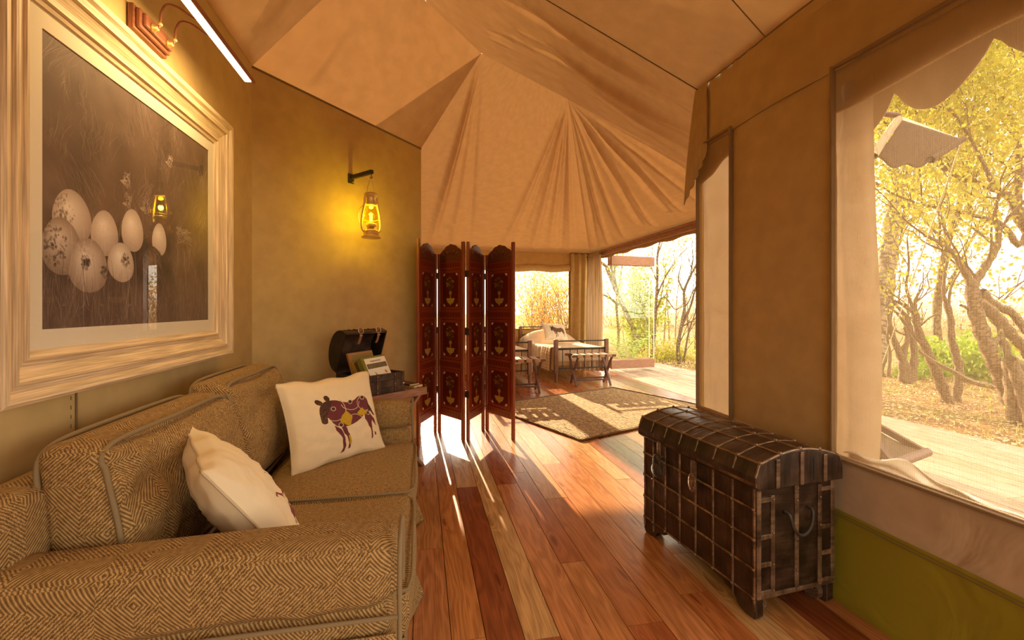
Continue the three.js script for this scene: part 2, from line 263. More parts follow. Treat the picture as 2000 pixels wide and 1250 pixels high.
{
  // right wall: green skirt, tan band, two screened windows, canvas between and above
  const g = structure('wall_right'), x = 1.70, z0 = -2.58, z1 = 1.72, wins = [[-2.56, -2.25], [-1.61, 1.3]];
  const wav = (z, y) => 0.006 * Math.sin(z * 5 + y * 3) + 0.01 * fbm(z * 1.3 + 3, y * 1.5, 2);
  const slab = (name, za, zb, ya, yb, mat, dx = 0, flare = 0) => part(name, sheet((u, v) => { const z = za + (zb - za) * u, y = ya + (yb - ya) * v; return V(x + dx + wav(z, y) * 0.6 - flare * (1 - v) ** 2, y, z); }, Math.max(4, Math.round((zb - za) * 14)), 10, 0.012), mat, g);
  slab('green_skirt', z0, z1, 0.0, 0.36, M.green, -0.004, 0.025);
  slab('tan_band', z0, z1, 0.34, 0.585, M.band, 0.003);
  const hem = []; for (const dy of [0.352, 0.340]) hem.push(tube([V(x - 0.010, dy, z0), ...Array.from({ length: 12 }, (_, i) => { const z = z0 + (z1 - z0) * (i + 0.5) / 12; return V(x - 0.010 + wav(z, dy) * 0.6, dy, z); }), V(x - 0.010, dy, z1)], 0.0018, 4, 60)); part('skirt_seam', hem, M.stitch, g);
  slab('canvas_panel', wins[0][1], wins[1][0], 0.585, 2.2, M.wallThin, 0.002);
  slab('canvas_panel', wins[1][1], z1, 0.585, 2.2, M.wallThin, 0.002);
  part('canvas_panel', sheet((u, v) => { const z = z0 + (z1 - z0) * u, y = 2.19 + 0.41 * v, k = clamp((-1.9 - z) / 0.6); return V(x + 0.002 - 0.012 * k * Math.sin(z * 60 + y * 6) * v + wav(z, y) * 0.6 + 0.02 * (1 - v) * Math.sin(z * 4), y, z); }, 120, 8, 0.012), M.wallThin, g);
  // a gathered piece of canvas that closes the corner above the narrow window
  part('corner_gather', sheet((u, v) => { const a = u, y = 2.56 - v * (0.42 + 0.30 * (1 - u)), w = 0.010 * Math.sin(u * 34 + 2 * v) * (0.3 + 0.7 * v) * Math.sin(Math.PI * u); return V(1.70 - 0.085 * (1 - a) * Math.sin(v * 1.2) + w * 0.5, y, -2.59 + 0.12 * a - 0.0 * v + w); }, 60, 10, 0.006), M.wallThin, g);
  for (const [k, [za, zb]] of wins.entries()) {
    const w = structure('window_' + (k + 1));
    part('window_frame', [[V(x - 0.006, 0.575, za - 0.005), V(x - 0.006, 0.575, zb + 0.005)], [V(x - 0.006, 2.2, za - 0.005), V(x - 0.006, 2.2, zb + 0.005)], [V(x - 0.006, 0.57, za), V(x - 0.006, 2.21, za)], [V(x - 0.006, 0.57, zb), V(x - 0.006, 2.21, zb)]].map(([a, b]) => bar(a, b, 0.012, 0.022, V(1, 0, 0.01), 0.004)), M.hem, w);
    part('insect_screen', uvm(cloth((u, v) => V(x + 0.004 + 0.006 * Math.sin(u * 3.1) * Math.sin(v * 3.1), 0.58 + 1.62 * v, za + (zb - za) * u), 12, 12), [0, 0], 'plain'), M.mesh, w);
    if (k === 1) part('clear_sheet', sheet((u, v) => { const z = za + 0.02 + 0.75 * u; return V(x + 0.045 + 0.02 * Math.sin(v * 5 + u * 9), 0.575 + v * (0.036 * Math.exp(-(((u - 0.27) / 0.14) ** 2)) + 0.022 * (1 - u) + 0.012 * Math.sin(u * 26) * (1 - u)), z); }, 60, 8, 0.004), std(lin(0.75, 0.66, 0.52), { roughness: 0.15 }), w);
    if (k === 0) part('storm_flap', cloth((u, v) => V(x + 0.06 + 0.015 * Math.sin(u * 9 + v * 2) + 0.02 * fbm(u * 2, v * 4, 2), 0.56 + 1.74 * v - 0.06 * (1 - u) * v, za - 0.10 + (zb - za + 0.14) * u), 24, 30), M.flap, w), part('rolled_flap', sheet((u, v) => { const z = za - 0.02 + (zb - za + 0.04) * u; return V(x + 0.018 + 0.03 * Math.sin(v * 3.0) + 0.005 * Math.sin(z * 30), 2.23 - (0.17 + 0.12 * Math.pow(1 - u, 2) + 0.01 * Math.sin(z * 20)) * v, z); }, 30, 12, 0.008), M.wallThin, w);
    else {
      part('storm_flap', cloth((u, v) => V(x + 0.05 + 0.016 * Math.sin(u * 8 + v * 1.5) + 0.01 * Math.sin(v * 7), 0.50 + 1.64 * v, za - 0.05 + (0.185 - 0.018 * v + 0.02 * Math.sin(v * 3)) * u), 18, 40), M.flap, w);
      // the rolled-up flap sags across the top of the opening
      part('rolled_flap', sheet((u, v) => { const z = za - 0.05 + (zb - za + 0.1) * u; return V(x + 0.03 + 0.05 * Math.sin(v * 3.0) + 0.01 * Math.sin(z * 9), 2.23 - (0.19 + 0.02 * Math.sin(z * 7)) * v, z); }, 60, 12, 0.012), M.wallThin, w);
    }
  }
}
// ---------------------------------------------------------------- canvas roof
{
  const roof = structure('ceiling');
  const folds = []; // [from, to, depth, width at start, width at end]
  const F = (a, b, d, w0 = 0.02, w1 = 0.09) => folds.push([a, b, d, w0, w1]);
  const crease = (p, list, fx = 0.5) => { let s = 0; for (const [a, b, d, w0, w1] of list) { const ab = b.clone().sub(a), L2 = ab.lengthSq(), t = p.clone().sub(a).dot(ab) / L2; if (t < -0.02 || t > 1.02) continue; const q = a.clone().addScaledVector(ab, t), e = p.distanceTo(q), w = w0 + (w1 - w0) * t; s += d * Math.exp(-((e / w) ** 2)) * Math.pow(Math.sin(Math.PI * clamp(0.04 + 0.92 * t)), fx); } return s; };
  const sheetOf = (f, nu, nv, list, sag = 0, fx = 0.5) => {
    const raw = cloth(f, nu, nv), p = raw.attributes.position, n = raw.attributes.normal, q = V(), k = V();
    for (let j = 0, i = 0; j <= nv; j++) for (let c = 0; c <= nu; c++, i++) { q.fromBufferAttribute(p, i); k.fromBufferAttribute(n, i); if (k.y > 0) k.negate(); const edge = Math.min(1, 12 * Math.min(c / nu, 1 - c / nu, j / nv, 1 - j / nv)); const s = crease(q, list, fx) * edge + sag * Math.sin(Math.PI * c / nu) * Math.sin(Math.PI * j / nv) + 0.008 * edge * fbm(q.x * 2.1 + q.y, q.z * 2.1 - q.y, 3); q.addScaledVector(k, s); p.setXYZ(i, q.x, q.y, q.z); }
    raw.computeVertexNormals(); return part('roof_panel', raw, M.roof, roof);
  };
  const bil = (a, b, c, d) => (u, v) => lerp3(lerp3(a, b, u), lerp3(d, c, u), v);   // a-b along the top, d-c along the bottom
  const at = (f, u, v) => f(u, v);
  // back slope of the bedroom: fans of folds from the two tie points
  const fb = bil(P3, P2, E2, E1), FB = [];
  for (const [u, v, d, w] of [[0.44, 0.75, 0.045, 0.07], [0.47, 0.95, 0.05, 0.08], [0.50, 0.7, -0.035, 0.07], [0.54, 0.98, 0.05, 0.09], [0.585, 0.9, -0.03, 0.06], [0.40, 0.5, 0.04, 0.05]]) FB.push([P3, at(fb, u, v), d, 0.012, w]);
  for (const [u, v, d, w] of [[0.70, 0.95, 0.05, 0.08], [0.76, 0.8, -0.03, 0.05], [0.80, 0.97, 0.06, 0.09], [0.86, 0.9, 0.05, 0.07], [0.90, 0.97, -0.05, 0.06], [0.935, 0.98, 0.06, 0.07], [0.975, 0.95, 0.05, 0.06]]) FB.push([P2, at(fb, u, v), d, 0.012, w]);
  sheetOf(fb, 320, 150, FB, 0.06);
  const fr = bil(P2, P1, E3, E2), FR = [];
  for (const [u, v, d, w] of [[0.02, 0.9, 0.05, 0.07], [0.10, 0.9, -0.03, 0.05], [0.22, 0.95, 0.05, 0.07], [0.36, 0.9, 0.045, 0.07], [0.5, 0.8, -0.045, 0.06], [0.58, 0.85, 0.06, 0.06], [0.68, 0.7, -0.05, 0.05], [0.76, 0.75, 0.06, 0.05], [0.85, 0.6, 0.05, 0.05], [0.93, 0.4, -0.05, 0.04]]) FR.push([P2, at(fr, u, v), d, 0.012, w]);
  sheetOf(fr, 170, 130, FR, 0.05);
  // near slope of the bedroom roof, between the valley seam and the ridge
  const low = [A, P4, P3, P2, P1, E3], fv = (u, v) => lerp3(along([A, Q], u), along(low, u), v), FV = [];
  for (const [v, u0, u1, d, w] of [[0.14, 0.4, 0.97, 0.08, 0.05], [0.26, 0.35, 0.96, -0.07, 0.05], [0.40, 0.5, 0.95, 0.10, 0.05], [0.50, 0.4, 0.94, 0.08, 0.045], [0.58, 0.45, 0.92, -0.08, 0.045], [0.66, 0.35, 0.93, 0.09, 0.05], [0.77, 0.3, 0.92, -0.08, 0.05], [0.87, 0.3, 0.92, 0.08, 0.05]]) FV.push([at(fv, u0, v * 0.8), at(fv, u1, v), d, 0.02, w]);
  sheetOf(fv, 200, 170, FV, 0.04, 1.1);
  // slope over the lantern wall, the two long slopes, the hidden left corner of the bedroom
  const ps = [A, P4, P3, W], fd = (u, v) => lerp3(along([A, C, W], u * 0.5 + 0.0), along(ps, u), v);
  const fd2 = (u, v) => lerp3(along([A, P4, P3], u), lerp3(C, W, u), v);
  sheetOf(fd2, 70, 60, [[lerp3(C, W, 0.22), lerp3(C, V(0.1, 3.9, -3.6), 0.62), 0.05, 0.05, 0.03], [C, V(0.1, 3.8, -3.5), 0.05, 0.03, 0.10], [lerp3(C, W, 0.95), P3, 0.014, 0.018, 0.01], [lerp3(C, W, 0.90), P3, 0.012, 0.016, 0.01]], 0.05);
  sheetOf(bil(A0, A, C, L0), 60, 30, [[lerp3(C, L0, 0.05), V(0, 3.9, -2.6), 0.09, 0.10, 0.16], [lerp3(C, L0, 0.12), V(0, 3.9, -2.0), -0.05, 0.08, 0.14]], 0.06);
  sheetOf(bil(A, A0, R0, Q), 60, 30, [], 0.04);
  sheetOf((u, v) => lerp3(lerp3(P3, W, u), lerp3(E1, LF, u), v), 30, 30, [], 0.03);
  sheetOf((u, v) => lerp3(lerp3(W, C, u), LF, v * 0.999), 16, 16, [], 0.0);
  // stitched seams: valley, ridge and the panel joint on the right slope
  const seam = (pts, r = 0.006) => part('roof_seam', tube(pts, r, 5, 60), M.stitch, roof);
  const off = (p, d = 0.012) => p.clone().add(V(-0.3 * d, -d, 0.3 * d));
  seam([A, lerp3(A, Q, 0.5), Q].map((p) => off(p)), 0.004);
  seam([V(1.665, 2.555, -1.955), V(1.2, 2.96, -1.955), V(0.7, 3.41, -1.955)].map((p) => off(p, 0.03)), 0.003);
  seam([C, W].map((p) => off(p, 0.008)), 0.004);
  seam([R0, Q].map((p) => off(p, 0.006)), 0.004);
}
{
  const t = structure('trim_1');    // the timber lintel over the open side of the bedroom
  part('lintel', [box(0.07, 0.10, 4.75, 3.45, 2.245, -6.63, 0.006), box(0.10, 0.03, 4.75, 3.44, 2.28, -6.63, 0.004)], M.door, t);
  part('canvas_fringe', sheet((u, v) => V(3.475 + 0.006 * Math.sin(u * 60), 2.20 - (0.05 + 0.012 * Math.sin(u * 40)) * v, -9 + 4.7 * u), 90, 3, 0.006), M.wallThin, t);
  const p = structure('trim_2');    // corner posts of the bedroom
  part('corner_post', box(0.06, 2.3, 0.06, 3.42, 1.15, -8.94, 0.006), M.hem, p);
  part('corner_post', box(0.06, 2.3, 0.06, 3.45, 1.15, -4.27, 0.006), M.hem, p);
  part('sill_board', box(0.06, 0.05, 4.7, 3.475, -0.026, -6.63, 0.002), M.door, p);
}
for (const [k, x0, x1] of [[3, 1.7, 3.0], [4, -0.65, 1.35]]) {
  const w = structure('window_' + k), z = -9;
  part('window_frame', [[V(x0, 0.75, z + 0.02), V(x1, 0.75, z + 0.02)], [V(x0, 1.96, z + 0.02), V(x1, 1.96, z + 0.02)], [V(x0, 0.74, z + 0.02), V(x0, 1.97, z + 0.02)], [V(x1, 0.74, z + 0.02), V(x1, 1.97, z + 0.02)]].map(([a, b]) => bar(a, b, 0.03, 0.012, V(0, 0, 1), 0.004)), M.hem, w);
  part('rolled_blind', sheet((u, v) => V(x0 + (x1 - x0) * u, 2.06 - 0.13 * v - 0.012 * Math.sin(u * 11), z + 0.03 + 0.05 * Math.sin(v * 3.1)), 40, 8, 0.01), M.wall, w);
}
// ---------------------------------------------------------------- sofa
{
  const z0 = -3.02, z1 = -1.16, sofa = thing('sofa', 'two-seat sofa in tan slipcover woven with dark concentric lozenges, under the framed picture', 'sofa', [0, 0, 0]);
  const S = (g, x, y, z) => { g.translate(x, y, z); return g; };
  const rope = (pts, r = 0.007, closed = false) => tube(pts, r, 6, pts.length * 4, closed);
  part('frame', S(puff(0.90, 0.24, z1 - z0 - 0.04, 0.03, [0.01, 0, 0], 10), -0.53, 0.14, (z0 + z1) / 2), M.sofa, sofa);
  const back = part('back', S(puff(0.155, 0.72, z1 - z0 - 0.01, 0.05, [0.015, 0.008, 0.01], 16, (p) => { if (p.y > 0.2) p.y += 0.008 * Math.sin(p.z * 7); }), -1.0, 0.40, (z0 + z1) / 2), M.sofa, sofa);
  for (const [zc, s] of [[z1 - 0.092, 1], [z0 + 0.075, -1]]) {
    const w = s > 0 ? 0.185 : 0.15;
    const arm = part('arm', S(puff(0.97, 0.45, w - 0.012, 0.05, [0.01, 0, 0.01], 14), -0.555, 0.24, zc), M.sofa, sofa);
    part('arm_cover', S(puff(0.995, 0.17, w + 0.006, 0.055, [0.008, 0.008, 0.008], 16, (p) => { if (p.y < -0.05) { p.y += 0.008 * Math.sin(p.x * 16) + 0.005 * Math.sin(p.x * 41); p.z *= 1.03; } p.y += 0.006 * Math.sin(p.x * 5); }), -0.555, 0.525, zc), M.sofa, arm);
    const f = 0.0 - 0.052; const rr = w / 2 - 0.002;
    part('piping', rope([V(f, 0.10, zc + s * rr), V(f, 0.40, zc + s * rr), V(f, 0.575, zc + s * rr * 0.97), V(f, 0.612, zc + s * rr * 0.6), V(f, 0.615, zc - s * rr * 0.6), V(f, 0.575, zc - s * rr * 0.97), V(f, 0.42, zc - s * rr)], 0.006), M.piping, arm); part('piping', rope([V(-1.04, 0.437, zc + s * (rr + 0.006)), V(-0.7, 0.437, zc + s * (rr + 0.008)), V(-0.4, 0.440, zc + s * (rr + 0.008)), V(-0.056, 0.437, zc + s * (rr + 0.006))], 0.006), M.piping, arm);
  }
  const zs = [[-2.865, -2.075], [-2.065, -1.345]];
  for (const [a, b] of zs) {
    const L = b - a, zc = (a + b) / 2;
    const c = part('seat_cushion', S(puff(0.70, 0.14, L, 0.035, [0.02, 0.022, 0.004], 18, (p) => { p.y += 0.004 * Math.sin(p.x * 9 + p.z * 5); }), -0.385, 0.305, zc), M.sofa, sofa);
    const h = 0.064, x1 = -0.385 + 0.352, x0 = -0.385 - 0.34, e = L / 2 - 0.012;
    part('piping', rope([V(x1 - 0.03, 0.305 + h + 0.004, zc - e), V(x1 - 0.008, 0.305 + h, zc - e * 0.96), V(x1 + 0.004, 0.305 + h + 0.002, zc), V(x1 - 0.008, 0.305 + h, zc + e * 0.96), V(x1 - 0.03, 0.305 + h + 0.004, zc + e), V(x0, 0.305 + h + 0.006, zc + e)], 0.006), M.piping, c); part('piping', rope([V(x1 - 0.02, 0.245, zc - e), V(x1 + 0.004, 0.245, zc), V(x1 - 0.02, 0.245, zc + e)], 0.006), M.piping, c);
  }
  for (const [k, [a, b]] of [[-2.85, -2.135], [-2.155, -1.355]].entries()) {
    const L = b - a, zc = (a + b) / 2, H = k ? 0.47 : 0.505;
    const shape = (p, s) => { const sagTop = Math.max(0, s[1]); p.y -= 0.02 * sagTop * (1 - s[2] * s[2]) * (s[0] > 0 ? 1 : 0.4); p.x += 0.085 * clamp(s[0]) * (1 - s[1] * s[1]) * (1 - (s[2] * 0.8) ** 4) * 0.8 + 0.012 * clamp(s[0]) * fbm(s[1] * 2 + k * 4, s[2] * 2.4, 3) * 2; p.x -= 0.03 * s[1]; const cr = Math.exp(-(((s[1] - 0.55 + 0.3 * s[2]) / 0.16) ** 2)) * clamp(0.9 - Math.abs(s[2] - 0.5)); p.x -= 0.02 * clamp(s[0]) * cr; };
    const c = part('back_cushion', S(puff(0.155, H, L, 0.045, [0, 0.012, 0.012], 22, shape), -0.862, 0.375 + H / 2, zc), M.sofa, sofa);
    const loop = (dx) => { const pts = [], n = 44; for (let i = 0; i < n; i++) { const t = i / n * 2 * Math.PI, q = (v) => Math.sign(v) * Math.pow(Math.abs(v), 0.24), cy = q(Math.sin(t)), cz = q(Math.cos(t)); const p = V(dx, cy * (H / 2 - 0.004) + 0.012 * cy * (1 - cz * cz), cz * (L / 2 - 0.004)), s = [0, cy, cz]; p.y -= 0.02 * Math.max(0, cy) * (1 - cz * cz) * (dx > 0 ? 1 : 0.4); p.x -= 0.03 * cy; p.x += dx > 0 ? 0.085 * (1 - cy * cy) * (1 - (cz * 0.8) ** 4) * 0.5 * (Math.abs(cz) > 0.98 ? 1 : 0.1) : 0; pts.push(p.add(V(-0.862, 0.375 + H / 2, zc))); } return rope(pts, 0.0075, true); };
    part('piping', loop(0.07), M.piping, c); part('piping', loop(-0.068), M.piping, c);
  }
  // skirt with three open pleats kicking out along the front, and the plain near end
  const fl = (z) => [[-1.17, 0.05], [-1.93, 0.075], [-2.60, 0.07], [-3.02, 0.03]].reduce((s, [q, a]) => s + a * Math.exp(-Math.abs(z - q) / 0.085), 0);
  part('skirt', [sheet((u, v) => { const z = z1 + 0.005 + (z0 - z1 - 0.01) * u; return V(-0.075 + 0.015 + (fl(z) + 0.012 * Math.sin(z * 23)) * Math.pow(v, 1.4), 0.235 - 0.226 * v, z); }, 110, 12, 0.008), sheet((u, v) => V(-1.06 + 1.0 * u, 0.40 - 0.39 * v, z1 + 0.006 + (0.012 + 0.008 * Math.sin(u * 17)) * v), 50, 8, 0.008)], M.sofa, sofa);
}
// ---------------------------------------------------------------- printed cotton pillows
const quadruped = (g, w, h, body, dark, gold, line, flip) => {
  g.save(); if (flip) { g.translate(w, 0); g.scale(-1, 1); }
  const X = (x) => x * w, Y = (y) => y * h;
  const path = (pts, fill) => { g.beginPath(); pts.forEach((p, i) => p.length === 2 ? (i ? g.lineTo(X(p[0]), Y(p[1])) : g.moveTo(X(p[0]), Y(p[1]))) : g.quadraticCurveTo(X(p[0]), Y(p[1]), X(p[2]), Y(p[3]))); g.closePath(); g.fillStyle = fill; g.fill(); };
  // legs, then trunk, neck and hanging head
  path([[0.435, 0.56], [0.50, 0.60, 0.52, 0.66], [0.528, 0.78], [0.505, 0.83], [0.475, 0.845], [0.50, 0.79], [0.498, 0.70], [0.45, 0.61]], body);
  path([[0.50, 0.55], [0.555, 0.585, 0.565, 0.64], [0.585, 0.755], [0.572, 0.805], [0.545, 0.815], [0.56, 0.76], [0.54, 0.68], [0.50, 0.60]], body);
  path([[0.765, 0.48], [0.86, 0.50, 0.84, 0.60], [0.835, 0.69], [0.815, 0.765], [0.80, 0.775], [0.815, 0.69], [0.80, 0.62], [0.765, 0.56]], body);
  path([[0.82, 0.47], [0.875, 0.56, 0.885, 0.60], [0.895, 0.65], [0.865, 0.615], [0.83, 0.56]], body);
  path([[0.85, 0.70], [0.87, 0.71], [0.868, 0.735], [0.845, 0.74]], body);
  path([[0.375, 0.33], [0.42, 0.265, 0.50, 0.305], [0.56, 0.335, 0.60, 0.345], [0.68, 0.345, 0.73, 0.305], [0.80, 0.285, 0.835, 0.345], [0.865, 0.42, 0.845, 0.49], [0.80, 0.52, 0.765, 0.50], [0.70, 0.585, 0.57, 0.59], [0.46, 0.60, 0.42, 0.52], [0.36, 0.42, 0.375, 0.33]], body);
  path([[0.838, 0.38], [0.875, 0.47, 0.895, 0.535], [0.888, 0.54], [0.85, 0.50, 0.828, 0.42]], dark);
  path([[0.40, 0.29], [0.355, 0.31, 0.34, 0.35], [0.325, 0.42, 0.335, 0.50], [0.35, 0.535, 0.38, 0.52], [0.392, 0.46, 0.40, 0.42], [0.44, 0.35, 0.47, 0.30]], dark);
  for (const [cx, cy] of [[0.345, 0.295], [0.425, 0.262]]) { g.beginPath(); g.ellipse(X(cx), Y(cy), X(0.026), Y(0.036), cx < 0.4 ? -0.6 : -0.2, 0, 7); g.fillStyle = dark; g.fill(); }
  if (gold) {
    g.strokeStyle = line; g.lineWidth = w * 0.006; const arc = (x, y, r, a, b) => { g.beginPath(); g.arc(X(x), Y(y), X(r), a, b); g.stroke(); };
    arc(0.465, 0.40, 0.115, -1.0, 2.2); arc(0.645, 0.335, 0.10, 0.2, 2.9); arc(0.80, 0.385, 0.085, 1.2, 4.6); arc(0.65, 0.575, 0.09, 3.2, 6.1);
    path([[0.53, 0.47], [0.575, 0.435], [0.63, 0.50], [0.60, 0.585], [0.565, 0.585], [0.50, 0.53]], gold); path([[0.69, 0.48], [0.755, 0.43], [0.80, 0.48], [0.765, 0.525], [0.73, 0.515]], gold);
    path([[0.556, 0.68], [0.575, 0.69], [0.588, 0.755], [0.574, 0.79], [0.566, 0.76]], gold);
    const r = rngOf(8); for (let i = 0; i < 240; i++) { g.fillStyle = i % 2 ? gold : line; g.fillRect(X(0.335 + 0.12 * r() * r()), Y(0.30 + 0.22 * r()), 2, 2); } for (let i = 0; i < 260; i++) { g.fillStyle = dark; const q = r() < 0.55; g.fillRect(X((q ? 0.52 : 0.705) + 0.09 * r()), Y((q ? 0.45 : 0.445) + 0.12 * r()), 2, 2); }
    for (const [x, y] of [[0.46, 0.385], [0.64, 0.345], [0.785, 0.325], [0.815, 0.50], [0.50, 0.565]]) { g.beginPath(); g.arc(X(x), Y(y), X(0.024), 0, 7); g.fillStyle = line; g.fill(); g.beginPath(); g.arc(X(x), Y(y), X(0.018), 0, 7); g.fillStyle = dark; g.fill(); }
  }
  g.restore();
};
const pillowPrint = (bg, body, dark, gold, line, flip) => drawn(1024, 1024, (g, w, h) => { g.fillStyle = bg; g.fillRect(0, 0, w, h); g.translate(-0.11 * w, -0.055 * h); g.scale(1.16, 1.16); quadruped(g, w, h, body, dark, gold, line, flip); });
const printZebra = std(lin(1, 1, 1), { map: pillowPrint('#ead6b0', '#6b2f36', '#4a2a22', '#c7a021', '#d8c49a'), roughness: 0.9, bumpMap: creaseTex, bumpScale: 0.003 });
const printLizard = std(lin(1, 1, 1), { map: drawn(512, 512, (g, w, h) => { g.fillStyle = '#ead8b6'; g.fillRect(0, 0, w, h); g.strokeStyle = '#7d363c'; g.lineCap = 'round'; const L = (pts, k) => { g.lineWidth = k; g.beginPath(); pts.forEach(([x, y], i) => i ? g.lineTo(x * w, y * h) : g.moveTo(x * w, y * h)); g.stroke(); }; g.translate(-30, 60); L([[0.36, 0.60], [0.5, 0.5], [0.66, 0.44]], 44); L([[0.30, 0.63], [0.36, 0.60]], 26); L([[0.66, 0.44], [0.84, 0.40]], 14); L([[0.42, 0.54], [0.36, 0.42], [0.28, 0.40]], 9); L([[0.46, 0.55], [0.50, 0.68]], 10); L([[0.58, 0.46], [0.56, 0.32], [0.48, 0.26]], 9); L([[0.62, 0.47], [0.70, 0.58]], 10); }), roughness: 0.9, bumpMap: creaseTex, bumpScale: 0.003 });
const printDun = std(lin(1, 1, 1), { map: pillowPrint('#e9dcc2', '#6e5345', '#4b3a33', null, '#b59a7c'), roughness: 0.9 });
function pillow(t, W2, H2, T, front, seed, plain = M.cream) {
  // origin at the middle; local x across, y up, z out of the printed face
  const f = (s) => (u, v) => { const a = u * 2 - 1, b = v * 2 - 1, e = (1 - a ** 4) * (1 - b ** 4), wr = 0.012 * fbm(a * 3 + seed, b * 3, 3) * Math.sqrt(Math.max(0, e)) + 0.006 * Math.sin((a + b) * 14 + seed) * Math.exp(-((1 - Math.abs(a * b)) * 3)); return V(a * W2 * (1 - 0.075 * (1 - b * b)), b * H2 * (1 - 0.075 * (1 - a * a)) + 0.006 * Math.sin(a * 9 + seed) * b, s * (T * Math.pow(Math.max(0, (1 - a * a) * (1 - b * b)), 0.42) + wr * 0.9)); };
  part('front_cover', cloth(f(1), 40, 40, true), front, t);
  const back = cloth((u, v) => f(-1)(1 - u, v), 40, 40); part('back_cover', back, plain, t);
  const rim = []; for (let k = 0; k < 4; k++) for (let i = 0; i < 16; i++) { const s = i / 16, [u, v] = [[s, 0], [1, s], [1 - s, 1], [0, 1 - s]][k]; rim.push(f(1)(u, v).setZ(0)); }
  part('seam', tube(rim, 0.0035, 5, 128, true), plain, t);
}
function orient(t, bl, br, tl) { const x = br.clone().sub(bl).normalize(), y0 = tl.clone().sub(bl), z = x.clone().cross(y0).normalize(), y = z.clone().cross(x); t.setRotationFromMatrix(new THREE.Matrix4().makeBasis(x, y, z)); t.position.copy(br).add(tl).multiplyScalar(0.5); }
{
  const t = thing('throw_pillow', 'cream cotton pillow printed with a maroon zebra-like animal, propped against the far sofa arm', 'pillow');
  pillow(t, 0.28, 0.235, 0.075, printZebra, 1); orient(t, V(-0.615, 0.385, -2.37), V(-0.22, 0.385, -2.745), V(-0.705, 0.80, -2.49));
  const q = thing('throw_pillow', 'cream cotton pillow with a small pinkish lizard print, leaning on the near back cushion', 'pillow');
  pillow(q, 0.25, 0.25, 0.095, printLizard, 6); orient(q, V(-0.295, 0.37, -1.40), V(-0.53, 0.39, -1.83), V(-0.615, 0.745, -1.455));
}
